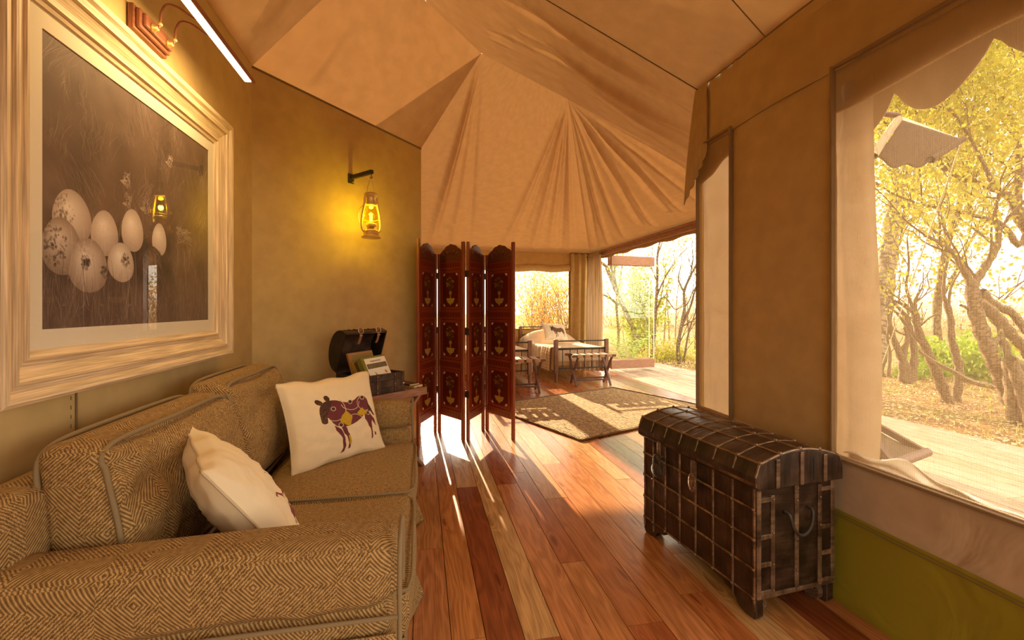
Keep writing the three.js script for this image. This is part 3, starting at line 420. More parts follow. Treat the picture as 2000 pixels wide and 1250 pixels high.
// ---------------------------------------------------------------- framed picture
{
  const t = thing('framed_picture', 'large limed-wood framed photograph of speckled eggs and chicks in dry grass', 'picture', [-1.098, 1.575, -2.1], Math.PI / 2);
  const iw = 0.595, ih = 0.51, prof = [[-0.012, 0.0], [-0.012, 0.022], [0.0, 0.026], [0.006, 0.034], [0.012, 0.034], [0.018, 0.028], [0.030, 0.030], [0.052, 0.040], [0.062, 0.046], [0.066, 0.054], [0.074, 0.054], [0.078, 0.048], [0.094, 0.052], [0.104, 0.062], [0.118, 0.066], [0.128, 0.060], [0.130, 0.0]];
  const side = (hl, off, turn) => { // one mitred length, built along x with its inner edge at y = off
    const pos = [], uv = [], n = prof.length; let s = 0;
    for (let i = 0; i < n - 1; i++) { const [w0, h0] = prof[i], [w1, h1] = prof[i + 1], d = Math.hypot(w1 - w0, h1 - h0); const P = [[-hl - w0, off + w0, h0, s], [hl + w0, off + w0, h0, s], [hl + w1, off + w1, h1, s + d], [-hl - w1, off + w1, h1, s + d]]; for (const k of [0, 1, 2, 0, 2, 3]) { pos.push(P[k][0], P[k][1], P[k][2]); uv.push(P[k][3] + turn * 0.37, P[k][0]); } s += d; }
    const g = new THREE.BufferGeometry(); g.setAttribute('position', new THREE.Float32BufferAttribute(pos, 3)); g.setAttribute('uv', new THREE.Float32BufferAttribute(uv, 2)); g.computeVertexNormals(); g.rotateZ(turn * Math.PI / 2); return g;
  };
  for (let k = 0; k < 4; k++) part('frame_side', side(k % 2 ? ih : iw, k % 2 ? iw : ih, k), M.lime, t);
  part('backing', box(iw * 2 + 0.16, ih * 2 + 0.16, 0.008, 0, 0, 0.005, 0), M.hem, t);
  const px = 0.53, py = 0.44, mt = (x, y, w, h) => box(w, h, 0.003, x, y, 0.0135, 0);
  part('mat_board', [mt(0, (ih + 0.01 + py) / 2, iw * 2 + 0.02, ih + 0.01 - py), mt(0, -(ih + 0.01 + py) / 2, iw * 2 + 0.02, ih + 0.01 - py), mt((iw + 0.01 + px) / 2, 0, iw + 0.01 - px, py * 2), mt(-(iw + 0.01 + px) / 2, 0, iw + 0.01 - px, py * 2)], M.mat, t);
  const art = drawn(1280, 1062, (g, w, h) => {
    const r = rngOf(40); g.fillStyle = '#6a5448'; g.fillRect(0, 0, w, h);
    const stroke = (x0, y0, x1, y1, k, c, a) => { g.strokeStyle = c; g.globalAlpha = a; g.lineWidth = k; g.beginPath(); g.moveTo(x0, y0); g.quadraticCurveTo(x0 + (x1 - x0) * 0.2 + (r() - 0.5) * 70, (y0 + y1) / 2, x1, y1); g.stroke(); };
    for (let i = 0; i < 240; i++) { const x = r() * w, y = r() * h, q = 20 + 110 * r(); const gr = g.createRadialGradient(x, y, 0, x, y, q); const c = r() < 0.45 ? '30,21,17' : '128,108,96'; gr.addColorStop(0, `rgba(${c},0.17)`); gr.addColorStop(1, `rgba(${c},0)`); g.globalAlpha = 1; g.fillStyle = gr; g.fillRect(x - q, y - q, 2 * q, 2 * q); }
    const tuft = Array.from({ length: 60 }, () => [r() * w, r() * h * 0.8, (r() - 0.5) * 1.6]); for (let i = 0; i < 2200; i++) { const q = tuft[Math.floor(r() * 60)], x = q[0] + (r() - 0.5) * 130, y = q[1] + (r() - 0.5) * 90, L = 25 + r() * 110; stroke(x, y, x + q[2] * L + (r() - 0.5) * 60, y - L, 0.8 + 2.6 * r() * r(), r() < 0.33 ? '#2b201c' : '#cdb6a6', 0.08 + 0.26 * r()); }
    g.globalAlpha = 0.55; g.fillStyle = '#241914'; for (let i = 0; i < 90; i++) { const q = 40 + 80 * r(), x = w * 0.66 * r(), y = h * (0.60 + 0.2 * r()), gr = g.createRadialGradient(x, y, 0, x, y, q); gr.addColorStop(0, 'rgba(36,25,20,0.35)'); gr.addColorStop(1, 'rgba(36,25,20,0)'); g.fillStyle = gr; g.fillRect(x - q, y - q, 2 * q, 2 * q); } g.globalAlpha = 1;
    const egg = (x, y, a, b, rot, c0, c1) => { g.save(); g.translate(x * w, y * h); g.rotate(rot); g.beginPath(); for (let i = 0; i <= 40; i++) { const t = i / 40 * 2 * Math.PI, k = 1 - 0.13 * Math.sin(-t); const X = a * w * Math.cos(t) * k, Y = b * h * Math.sin(t); i ? g.lineTo(X, Y) : g.moveTo(X, Y); } const gr = g.createRadialGradient(-a * w * 0.2, -b * h * 0.35, 5, 0, 0, b * h * 1.15); gr.addColorStop(0, c0); gr.addColorStop(1, c1); g.fillStyle = gr; g.globalAlpha = 1; g.fill(); g.clip(); for (let i = 0; i < 160; i++) { g.fillStyle = '#6d5648'; g.globalAlpha = 0.25 * r(); g.fillRect((r() - 0.5) * 2 * a * w, (r() - 0.5) * 2 * b * h, 3, 3); } g.restore(); g.globalAlpha = 1; };
    const blot = (x, y, q, c = '#1d1310', a = 0.85) => { for (let i = 0; i < 30 + q * 1500; i++) { const t = r() * 6.28, d = Math.pow(r(), 0.8) * q; g.fillStyle = c; g.globalAlpha = a * 0.5 * r(); g.beginPath(); g.ellipse((x + d * Math.cos(t)) * w, y * h + d * w * 1.15 * Math.sin(t), 3 + 7 * r(), 2 + 5 * r(), r() * 3, 0, 7); g.fill(); } g.globalAlpha = 1; return; const gr = g.createRadialGradient(x * w, y * h, 0, x * w, y * h, q * w); gr.addColorStop(0, c); gr.addColorStop(0.55, c); gr.addColorStop(1, 'rgba(29,19,16,0)'); g.globalAlpha = a; g.fillStyle = gr; g.fillRect((x - q) * w, y * h - q * w, 2 * q * w, 2 * q * w); g.globalAlpha = 1; };
    egg(0.120, 0.60, 0.078, 0.098, -0.15, '#efe2d6', '#a08a7c'); blot(0.085, 0.585, 0.045, '#3a2a23', 0.8);
    egg(0.262, 0.63, 0.066, 0.090, 0.05, '#eee0d5', '#a48d7f'); egg(0.408, 0.59, 0.063, 0.092, 0, '#f2e6db', '#b09a8c'); egg(0.578, 0.60, 0.050, 0.078, 0.06, '#f3e8dd', '#b9a494');
    egg(0.080, 0.71, 0.076, 0.100, -0.1, '#dccbbf', '#7c6759'); blot(0.045, 0.71, 0.055, '#2b1e18', 0.9);
    egg(0.188, 0.765, 0.086, 0.102, 0.0, '#ecdfd4', '#8d7668'); blot(0.175, 0.755, 0.020); blot(0.175, 0.755, 0.012); blot(0.258, 0.785, 0.018, '#2b1e18', 0.8); blot(0.175, 0.715, 0.035, '#8a7264', 0.35);
    egg(0.345, 0.735, 0.070, 0.082, 0.15, '#f4eadf', '#b29c8d'); blot(0.365, 0.72, 0.022, '#3a2820', 0.9);
    egg(0.535, 0.73, 0.074, 0.092, -0.2, '#8b7567', '#3e2d25');
    for (let i = 0; i < 520; i++) { const a = r() * 7, q = Math.sqrt(r()); stroke(w * (0.540 + 0.074 * q * Math.cos(a)), h * (0.73 + 0.09 * q * Math.sin(a)), w * (0.548 + 0.078 * q * Math.cos(a + 0.2)), h * (0.755 + 0.09 * q * Math.sin(a + 0.2)), 1.6, r() < 0.6 ? '#251a15' : '#a38b7b', 0.5); }
    const chick = (x, y, s) => { g.globalAlpha = 0.9; g.fillStyle = '#8b7466'; g.beginPath(); g.ellipse(x * w, y * h, 22 * s, 34 * s, 0.2, 0, 7); g.fill(); g.beginPath(); g.moveTo((x - 0.016 * s) * w, y * h); g.lineTo((x - 0.042 * s) * w, (y + 0.012) * h); g.lineTo((x - 0.012 * s) * w, (y + 0.024) * h); g.fillStyle = '#b7a091'; g.fill(); for (let i = 0; i < 90; i++) stroke(x * w + (r() - 0.5) * 46 * s, y * h + (r() - 0.5) * 80 * s, x * w + (r() - 0.5) * 54 * s, y * h + (r() - 0.6) * 96 * s, 1.6, r() < 0.5 ? '#d8c5b6' : '#3a2a22', 0.5); g.globalAlpha = 1; g.fillStyle = '#150d0a'; g.beginPath(); g.arc((x - 0.004) * w, (y - 0.006) * h, 4.5 * s, 0, 7); g.fill(); };
    chick(0.375, 0.385, 0.95); chick(0.385, 0.475, 0.85); chick(0.49, 0.47, 1.0); chick(0.655, 0.20, 0.9);
    for (let i = 0; i < 260; i++) stroke(w * (0.70 + 0.13 * r()), h * (0.50 + 0.05 * r()), w * (0.70 + 0.14 * r()), h * (0.51 + 0.09 * r()), 2, r() < 0.5 ? '#c0aa9a' : '#40302a', 0.45);
    for (let i = 0; i < 900; i++) { const x = r() * w, y = h * (0.88 + 0.14 * r()), L = 20 + r() * 170; stroke(x, y, x + (r() - 0.5) * 70, y - L, 0.8 + 2.2 * r() * r(), r() < 0.5 ? '#2a1e19' : '#b7a192', 0.12 + 0.4 * r()); }
    for (let i = 0; i < 26; i++) { const x = r() * w, y = h * (0.7 + 0.3 * r()); stroke(x, y, x + (r() - 0.5) * 60, y - 220 * r() - 60, 2.4, '#d6c4b4', 0.5); }
  });
  part('photograph', (() => { const g = new THREE.BoxGeometry(px * 2 + 0.01, py * 2 + 0.01, 0.002); g.translate(0, 0, 0.0105); return g; })(), std(lin(1, 1, 1), { map: art, roughness: 0.7 }), t);
  part('picture_glass', (() => { const g = new THREE.PlaneGeometry(iw * 2 + 0.01, ih * 2 + 0.01); g.translate(0, 0, 0.0185); return g; })(), M.glass, t);
}
// ---------------------------------------------------------------- picture light
{
  const t = thing('picture_light', 'lit strip picture light on two gooseneck arms above the picture frame', 'wall lamp', [-1.097, 2.315, -2.1]);
  part('base', [box(0.022, 0.095, 0.235, 0.012, 0, 0, 0.004), box(0.018, 0.075, 0.215, 0.032, 0, 0, 0.006), box(0.016, 0.05, 0.19, 0.048, 0, 0, 0.006)], M.copper, t);
  for (const s of [-1, 1]) {
    const z = s * 0.055, arm = part('arm', tube([V(0.05, -0.01, z), V(0.075, -0.008, z), V(0.082, 0.012, z), V(0.086, 0.055, z), V(0.105, 0.088, z), V(0.14, 0.085, z), V(0.20, 0.045, z), V(0.265, 0.01, z)], 0.0045, 8, 48), M.copper, t);
    part('collar', [lathe([[0, 0], [0.016, 0], [0.016, 0.008], [0.009, 0.014], [0.009, 0.022], [0, 0.022]], 14).rotateZ(-Math.PI / 2).translate(0.054, -0.01, z), new THREE.SphereGeometry(0.009, 10, 8).translate(0.082, 0.008, z)], M.brass, arm);
  }
  const L = 0.66, hood = [[-0.024, -0.006], [-0.022, 0.012], [-0.008, 0.022], [0.010, 0.022], [0.022, 0.012], [0.024, -0.006], [0.020, -0.006], [0.018, 0.010], [0.008, 0.018], [-0.006, 0.018], [-0.018, 0.010], [-0.020, -0.006]];
  const hg = extrude(hood, L + 0.10, 0); hg.translate(0, 0, -(L + 0.10) / 2); hg.rotateZ(-0.35); hg.translate(0.268, 0.0, 0.02); part('shade', uvm(hg), M.copper, t);
  const glow = part('light_strip', box(0.030, 0.010, L, 0.266, -0.008, -0.01, 0.003), std(lin(1, 0.86, 0.6), { emissive: lin(1, 0.78, 0.46), emissiveIntensity: 2.6, roughness: 0.4 }), t); glow.rotation.z = 0;
  const lamp = new THREE.RectAreaLight(new THREE.Color().setRGB(1, 0.68, 0.29), 46, L, 0.03);
  lamp.position.set(-1.097 + 0.264, 2.315 - 0.018, -2.11); lamp.lookAt(-1.10, 1.80, -2.11); scene.add(lamp);
}
// ---------------------------------------------------------------- wall lantern and its bracket
{
  const n = V(0.6727, 0, 0.74), turn = Math.atan2(n.x, n.z), at = V(-0.549, 2.225, -3.80);
  const b = thing('lantern_bracket', 'short dark metal bracket sticking out of the slanting canvas wall, holding the lantern', 'bracket', at.toArray(), turn);
  part('wall_plate', box(0.05, 0.075, 0.012, 0, -0.005, 0.006, 0.003), M.iron, b);
  part('arm', box(0.026, 0.03, 0.275, 0, 0.004, 0.14, 0.003), M.iron, b);
  part('hook', tube([V(0, -0.012, 0.262), V(0.004, -0.026, 0.262), V(0.012, -0.034, 0.262), V(0, -0.044, 0.262), V(-0.010, -0.034, 0.262)], 0.003, 6), M.iron, b);
  for (const y of [-0.03, 0.022]) part('screw', new THREE.SphereGeometry(0.006, 8, 6).translate(0.014, y, 0.012), M.brass, b);
  const p = at.clone().addScaledVector(n, 0.262), y0 = 1.725, t = thing('hurricane_lantern', 'lit brass hurricane lantern with yellow glass globe hanging from the dark bracket', 'lantern', [p.x, y0, p.z], 0.5);
  part('tank', lathe([[0, 0], [0.068, 0], [0.074, 0.006], [0.066, 0.016], [0.058, 0.022], [0.056, 0.050], [0.048, 0.062], [0.030, 0.068], [0.030, 0.088], [0, 0.088]], 32), M.brass, t);
  part('burner', lathe([[0.030, 0.086], [0.040, 0.090], [0.042, 0.100], [0.036, 0.112], [0.030, 0.114], [0.0, 0.114]], 24), M.brass, t);
  part('globe', lathe([[0.038, 0.110], [0.055, 0.128], [0.060, 0.150], [0.054, 0.178], [0.043, 0.212], [0.036, 0.240], [0.033, 0.252]], 32), phys(lin(1.0, 0.88, 0.12), { roughness: 0.02, transmission: 1, thickness: 0, ...two }), t, 'yellow glass globe');
  part('chimney', lathe([[0.034, 0.248], [0.040, 0.250], [0.040, 0.262], [0.034, 0.268], [0.034, 0.304], [0.046, 0.310], [0.046, 0.322], [0.052, 0.326], [0.052, 0.334], [0.030, 0.346], [0.012, 0.350], [0, 0.350]], 28), M.brass, t);
  for (const s of [-1, 1]) part('side_tube', tube([V(s * 0.045, 0.04, 0), V(s * 0.066, 0.058, 0), V(s * 0.074, 0.09, 0), V(s * 0.068, 0.17, 0), V(s * 0.052, 0.25, 0), V(s * 0.048, 0.305, 0), V(s * 0.038, 0.325, 0)], 0.0085, 8, 40), M.brass, t);
  part('wire_guard', tube(Array.from({ length: 24 }, (_, i) => { const a = i / 24 * 2 * Math.PI; return V(0.064 * Math.cos(a), 0.150 + 0.012 * Math.sin(a), 0.064 * Math.sin(a)); }), 0.0016, 5, 48, true), M.brass, t);
  part('bail_handle', tube([V(-0.056, 0.25, 0), V(-0.095, 0.20, 0.01), V(-0.10, 0.14, 0.012), V(-0.085, 0.09, 0.01), V(-0.06, 0.05, 0)], 0.0018, 5, 30), M.steel, t);
  part('hanging_wire', tube([V(-0.04, 0.325, 0), V(-0.022, 0.40, 0), V(-0.004, 0.452, 0), V(0.004, 0.452, 0), V(0.016, 0.40, 0), V(0.036, 0.325, 0)], 0.0018, 5, 30), M.steel, t);
  part('lamp_bulb', new THREE.SphereGeometry(0.016, 12, 10).scale(1, 0.8, 1).translate(0, 0.236, 0), std(lin(1, 0.8, 0.2), { emissive: lin(1, 0.80, 0.12), emissiveIntensity: 4 }), t);
  const l = new THREE.PointLight(new THREE.Color().setRGB(1, 0.78, 0.08), 0.16); l.position.set(p.x, y0 + 0.17, p.z); l.castShadow = true; l.shadow.radius = 0.8; scene.add(l);
}
// ---------------------------------------------------------------- folding side table behind the sofa's far arm
const TD = V(0.74, 0, -0.6727), TN = V(0.6727, 0, 0.74);                 // along the slanting wall, and out of it
const TP = (s, k, y) => V(0.045, y, -3.47).addScaledVector(TD, -s).addScaledVector(TN, -k);   // s back along the front rail, k in towards the wall
const tTurn = Math.atan2(0.6727, 0.74);
{
  const t = thing('folding_table', 'pinkish-brown folding table with crossed legs, holding the small open trunk', 'table');
  const L = 0.60, D = 0.52, up = V(0, 1, 0);
  part('front_rail', bar(TP(0, 0.012, 0.577), TP(L, 0.012, 0.577), 0.024, 0.055, up), M.pink, t);
  part('back_rail', bar(TP(0, D, 0.577), TP(L + 0.1, D, 0.577), 0.024, 0.055, up), M.pink, t);
  part('side_rail', bar(TP(0.012, 0.02, 0.575), TP(0.012, D, 0.575), 0.024, 0.045, up), M.pink, t);
  for (let i = 0; i < 6; i++) { const k0 = 0.03 + i * 0.082, s1 = Math.min(L + 0.1, L + 0.02 + k0 * 0.8); part('top_slat', bar(TP(0.026, k0 + 0.036, 0.585), TP(s1, k0 + 0.036, 0.585), 0.074, 0.014, up), M.pink, t); }
  for (const k of [0.04, D - 0.03]) {
    part('leg', bar(TP(0.05, k, 0.555), TP(0.56, k, 0.0), 0.022, 0.05, TN, 0.004), M.pink, t);
    part('leg', bar(TP(0.53, k + 0.024, 0.555), TP(-0.01, k + 0.024, 0.0), 0.022, 0.05, TN, 0.004), M.pink, t);
  }
  part('stretcher', rod(TP(0.29, 0.03, 0.285), TP(0.29, D, 0.285), 0.011), M.pink, t);
}
// ---------------------------------------------------------------- small open trunk with its books
{
  const base = TP(0.185, 0.04, 0.5935), L = 0.355, D = 0.30, H = 0.145, t = thing('open_trunk', 'small dark wooden trunk with leather buckles, lid open, standing on the folding table', 'trunk', base.toArray(), tTurn);
  // local: x along the front from right to left is negative, z out of the front
  const X0 = -L, w = 0.012;
  const grp = (name, g, m, p) => part(name, g, m, p);
  const front = grp('front_board', [0, 1, 2].map((i) => box(L, H / 3 - 0.001, w, -L / 2, H * (i + 0.5) / 3, -w / 2, 0.002)), M.trunk, t);
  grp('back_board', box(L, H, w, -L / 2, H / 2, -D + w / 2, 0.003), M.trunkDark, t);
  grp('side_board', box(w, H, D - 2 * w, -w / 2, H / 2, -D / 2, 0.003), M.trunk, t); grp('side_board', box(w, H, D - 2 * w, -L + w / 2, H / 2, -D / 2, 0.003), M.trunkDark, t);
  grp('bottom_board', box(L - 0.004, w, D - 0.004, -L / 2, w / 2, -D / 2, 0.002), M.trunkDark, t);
  for (const x of [-0.075, -0.225]) { const s = grp('iron_strap', box(0.030, H + 0.004, 0.004, x, H / 2, 0.001, 0.001), M.trunk, t); for (const y of [0.02, 0.052, 0.066, H - 0.014]) grp('rivet', new THREE.SphereGeometry(0.0035, 8, 6).translate(x - 0.008, y, 0.003), M.steel, s); }
  grp('corner_strap', box(0.024, H + 0.004, 0.004, -0.012, H / 2, 0.001, 0.001), M.trunk, t); grp('corner_strap', box(0.024, H + 0.004, 0.004, -L + 0.012, H / 2, 0.001, 0.001), M.trunk, t);
  grp('latch_plate', box(0.045, 0.016, 0.004, -L / 2, H - 0.010, 0.003, 0.001), M.iron, t);
  grp('clasp', new THREE.SphereGeometry(0.008, 10, 8).scale(1, 1, 0.7).translate(-0.010, 0.062, 0.005), M.steel, t);
  // arched lid, hinged at the back, thrown open past upright
  const lid = new THREE.Group(); lid.name = numbered('lid'); t.add(lid); lid.position.set(0, H + 0.002, -D + 0.004); lid.rotation.x = -1.22;
  const arc = (r0, r1) => { const a = []; for (let i = 0; i <= 16; i++) { const q = Math.PI * i / 16; a.push([D / 2 - Math.cos(q) * r0, Math.sin(q) * r0 * 0.72 + 0.035]); } const b = []; for (let i = 16; i >= 0; i--) { const q = Math.PI * i / 16; b.push([D / 2 - Math.cos(q) * r1, Math.sin(q) * r1 * 0.72 + 0.035]); } return [[D / 2 - r0, 0], ...a, [D / 2 + r0, 0], [D / 2 + r1, 0], ...b, [D / 2 - r1, 0]]; };
  const place = (g) => { g.rotateY(-Math.PI / 2); return g; };         // profile in (z, y), length along -x
  part('lid_shell', uvm(place(extrude(arc(D / 2, D / 2 - 0.012), L, 0.001))), M.trunk, lid);
  const cap = arc(D / 2 - 0.001, 0).slice(0, 18).concat([[D / 2 + D / 2 - 0.001, 0]]);
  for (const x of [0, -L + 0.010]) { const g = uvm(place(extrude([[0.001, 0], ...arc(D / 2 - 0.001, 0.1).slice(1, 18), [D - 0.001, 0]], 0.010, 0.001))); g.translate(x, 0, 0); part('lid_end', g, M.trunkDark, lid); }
  for (const x of [-0.060, -0.210]) { const g = uvm(place(extrude(arc(D / 2 + 0.003, D / 2 + 0.0005), 0.030, 0))); g.translate(x, 0, 0); part('lid_strap', g, M.trunk, lid); }
  part('lid_carving', tube(Array.from({ length: 26 }, (_, i) => V(-0.01 - (L - 0.02) * i / 25, 0.045 + 0.006 * Math.sin(i * 1.5), D - 0.002 + 0.003 * Math.cos(i * 2.1))), 0.006, 6, 90), M.trunkDark, lid);
  // belts hanging from the lid's front edge
  const eL = V(0, H + 0.002, -D + 0.004), c = Math.cos(-1.22), s = Math.sin(-1.22), lift = (x, y, z) => V(x, y * c - z * s + eL.y, y * s + z * c + eL.z);
  for (const x of [-0.075, -0.225]) {
    const a = lift(x, 0.03, D + 0.006), b = part('belt', cloth((u, v) => V(x - 0.010 + 0.020 * u - 0.014 * v * v, a.y + 0.016 - 0.115 * v, a.z + 0.010 + 0.018 * Math.sin(v * 3)), 2, 14), std(lin(0.26, 0.12, 0.06), { roughness: 0.5, ...two }), t, 'brown leather belt');
    part('buckle', [tube([V(x - 0.016, a.y + 0.014, a.z + 0.020), V(x + 0.016, a.y + 0.014, a.z + 0.020), V(x + 0.016, a.y - 0.018, a.z + 0.026), V(x - 0.016, a.y - 0.018, a.z + 0.026)], 0.0026, 6, 40, true), box(0.026, 0.006, 0.005, x - 0.002, a.y - 0.040, a.z + 0.030, 0.001)], M.steel, b);
  }
  // books leaning inside
  const inTrunk = (o, x, y, z, rx, ry, rz = 0) => { o.position.copy(V(x, y, z).applyAxisAngle(V(0, 1, 0), tTurn).add(base)); o.rotation.set(rx, tTurn + ry, rz, 'YXZ'); return o; };
  const book = (label, w2, h2, d2, cover, front, group) => {
    const o = thing('book', label, 'book'); o.userData.group = 'books in the open trunk';
    part('pages', box(w2 - 0.008, h2 - 0.008, d2 - 0.006, 0.003, 0, 0, 0.001), std(lin(0.78, 0.70, 0.52)), o);
    part('cover', [box(w2, h2, 0.003, 0, 0, d2 / 2 - 0.0015, 0.001), box(w2, h2, 0.003, 0, 0, -d2 / 2 + 0.0015, 0.001), box(0.003, h2, d2, -w2 / 2 + 0.0015, 0, 0, 0.001)], cover, o);
    if (front) { const g = new THREE.PlaneGeometry(w2 * 0.86, h2 * 0.92); g.translate(w2 * 0.05, -h2 * 0.03, d2 / 2 + 0.0006); part('cover_print', g, front, o); }
    return o;
  };
  const olive = std(lin(0.20, 0.19, 0.025), { roughness: 0.5 });
  const coverArt = std(lin(1, 1, 1), { roughness: 0.5, map: drawn(512, 420, (g, w, h) => {
    const r = rngOf(4); g.fillStyle = '#efe6d6'; g.fillRect(0, 0, w, h); g.fillStyle = '#4a4038';
    for (let i = 0; i < 24; i++) g.fillRect(w * 0.24 + i * w * 0.021 + r() * 3, h * 0.10 + r() * 4, w * 0.014, h * (0.035 + 0.025 * r()));
    g.fillStyle = '#6d5f45'; g.fillRect(w * 0.03, h * 0.22, w * 0.94, h * 0.20); for (let i = 0; i < 260; i++) { g.fillStyle = r() < 0.5 ? '#3f3526' : '#a39674'; g.fillRect(w * (0.03 + 0.92 * r()), h * (0.22 + 0.18 * r()), 9, 3); }
    g.fillStyle = '#c98f3e'; g.beginPath(); g.arc(w * 0.80, h * 0.62, 24, 0, 7); g.fill(); for (let i = 0; i < 26; i++) { g.fillStyle = '#b5742a'; g.fillRect(w * 0.80 + (r() - 0.5) * 76, h * 0.62 + (r() - 0.5) * 66, 8, 8); }
    g.fillStyle = '#7a5a3a'; g.beginPath(); g.ellipse(w * 0.36, h * 0.72, 36, 17, 0.3, 0, 7); g.fill(); g.beginPath(); g.moveTo(w * 0.31, h * 0.70); g.lineTo(w * 0.27, h * 0.55); g.lineTo(w * 0.315, h * 0.60); g.lineTo(w * 0.36, h * 0.70); g.fill(); for (const x of [0.31, 0.335, 0.40, 0.42]) g.fillRect(w * x, h * 0.74, 6, h * 0.16); g.fillStyle = '#5b5f6a'; g.beginPath(); g.ellipse(w * 0.46, h * 0.80, 26, 13, -0.5, 0, 7); g.fill();
  }) });
  const tops = -0.93;
  inTrunk(book('thick olive-green book with a white wildlife cover, frontmost in the small open trunk', 0.215, 0.20, 0.045, olive, coverArt), -0.185, 0.165, -0.085, -0.50, 0.06, 0.05);
  inTrunk(book('brown-spined book wedged behind the olive-green one in the small trunk', 0.205, 0.19, 0.022, std(lin(0.14, 0.065, 0.03), { roughness: 0.55 }), null), -0.188, 0.145, -0.127, -0.52, 0.06, 0.05);
  inTrunk(book('mustard-yellow book behind the brown-spined one in the small trunk', 0.21, 0.185, 0.03, std(lin(0.40, 0.24, 0.03), { roughness: 0.5 }), null), -0.195, 0.142, -0.160, -0.52, 0.06, 0.05);
  inTrunk(book('orange-edged book with a pale blue and white cover, rearmost in the small trunk', 0.215, 0.245, 0.018, std(lin(0.42, 0.20, 0.07), { roughness: 0.5 }), std(lin(1, 1, 1), { roughness: 0.5, map: drawn(256, 256, (g, w, h) => { g.fillStyle = '#8d7b4a'; g.fillRect(0, 0, w, h); g.fillStyle = '#d9dbe6'; g.fillRect(0, h * 0.30, w, h * 0.7); g.fillStyle = '#5f83cc'; g.beginPath(); g.ellipse(w * 0.2, h * 0.42, 40, 20, -0.2, 0, 7); g.fill(); }) })), -0.195, 0.17, -0.205, -0.38, 0.05, 0.04);
  // two slim books lying on the table beside the trunk
  const flat = (label, s, k, y, w2, d2, h2, turn, col) => { const o = thing('book', label, 'book'); o.userData.group = 'books lying on the folding table'; const q = TP(s, k, 0.592 + y); o.position.copy(q); o.rotation.y = tTurn + turn; part('cover', [box(w2, 0.002, d2, 0, 0.001, 0, 0.001), box(w2, 0.002, d2, 0, h2 - 0.001, 0, 0.001), box(0.003, h2, d2, -w2 / 2, h2 / 2, 0, 0.001)], col, o); part('pages', box(w2 - 0.006, h2 - 0.004, d2 - 0.008, 0.002, h2 / 2, 0, 0.001), std(lin(0.85, 0.74, 0.50)), o); return o; };
  flat('slim yellowish book lying flat on the folding table, under the dark-covered one', 0.02, 0.20, 0, 0.10, 0.23, 0.016, 0.12, std(lin(0.55, 0.36, 0.10), { roughness: 0.5 }));
  flat('dark-covered slim book lying on top of the yellowish one, on the folding table', 0.024, 0.21, 0.0165, 0.09, 0.21, 0.012, -0.06, std(lin(0.10, 0.05, 0.025), { roughness: 0.4 }));
}
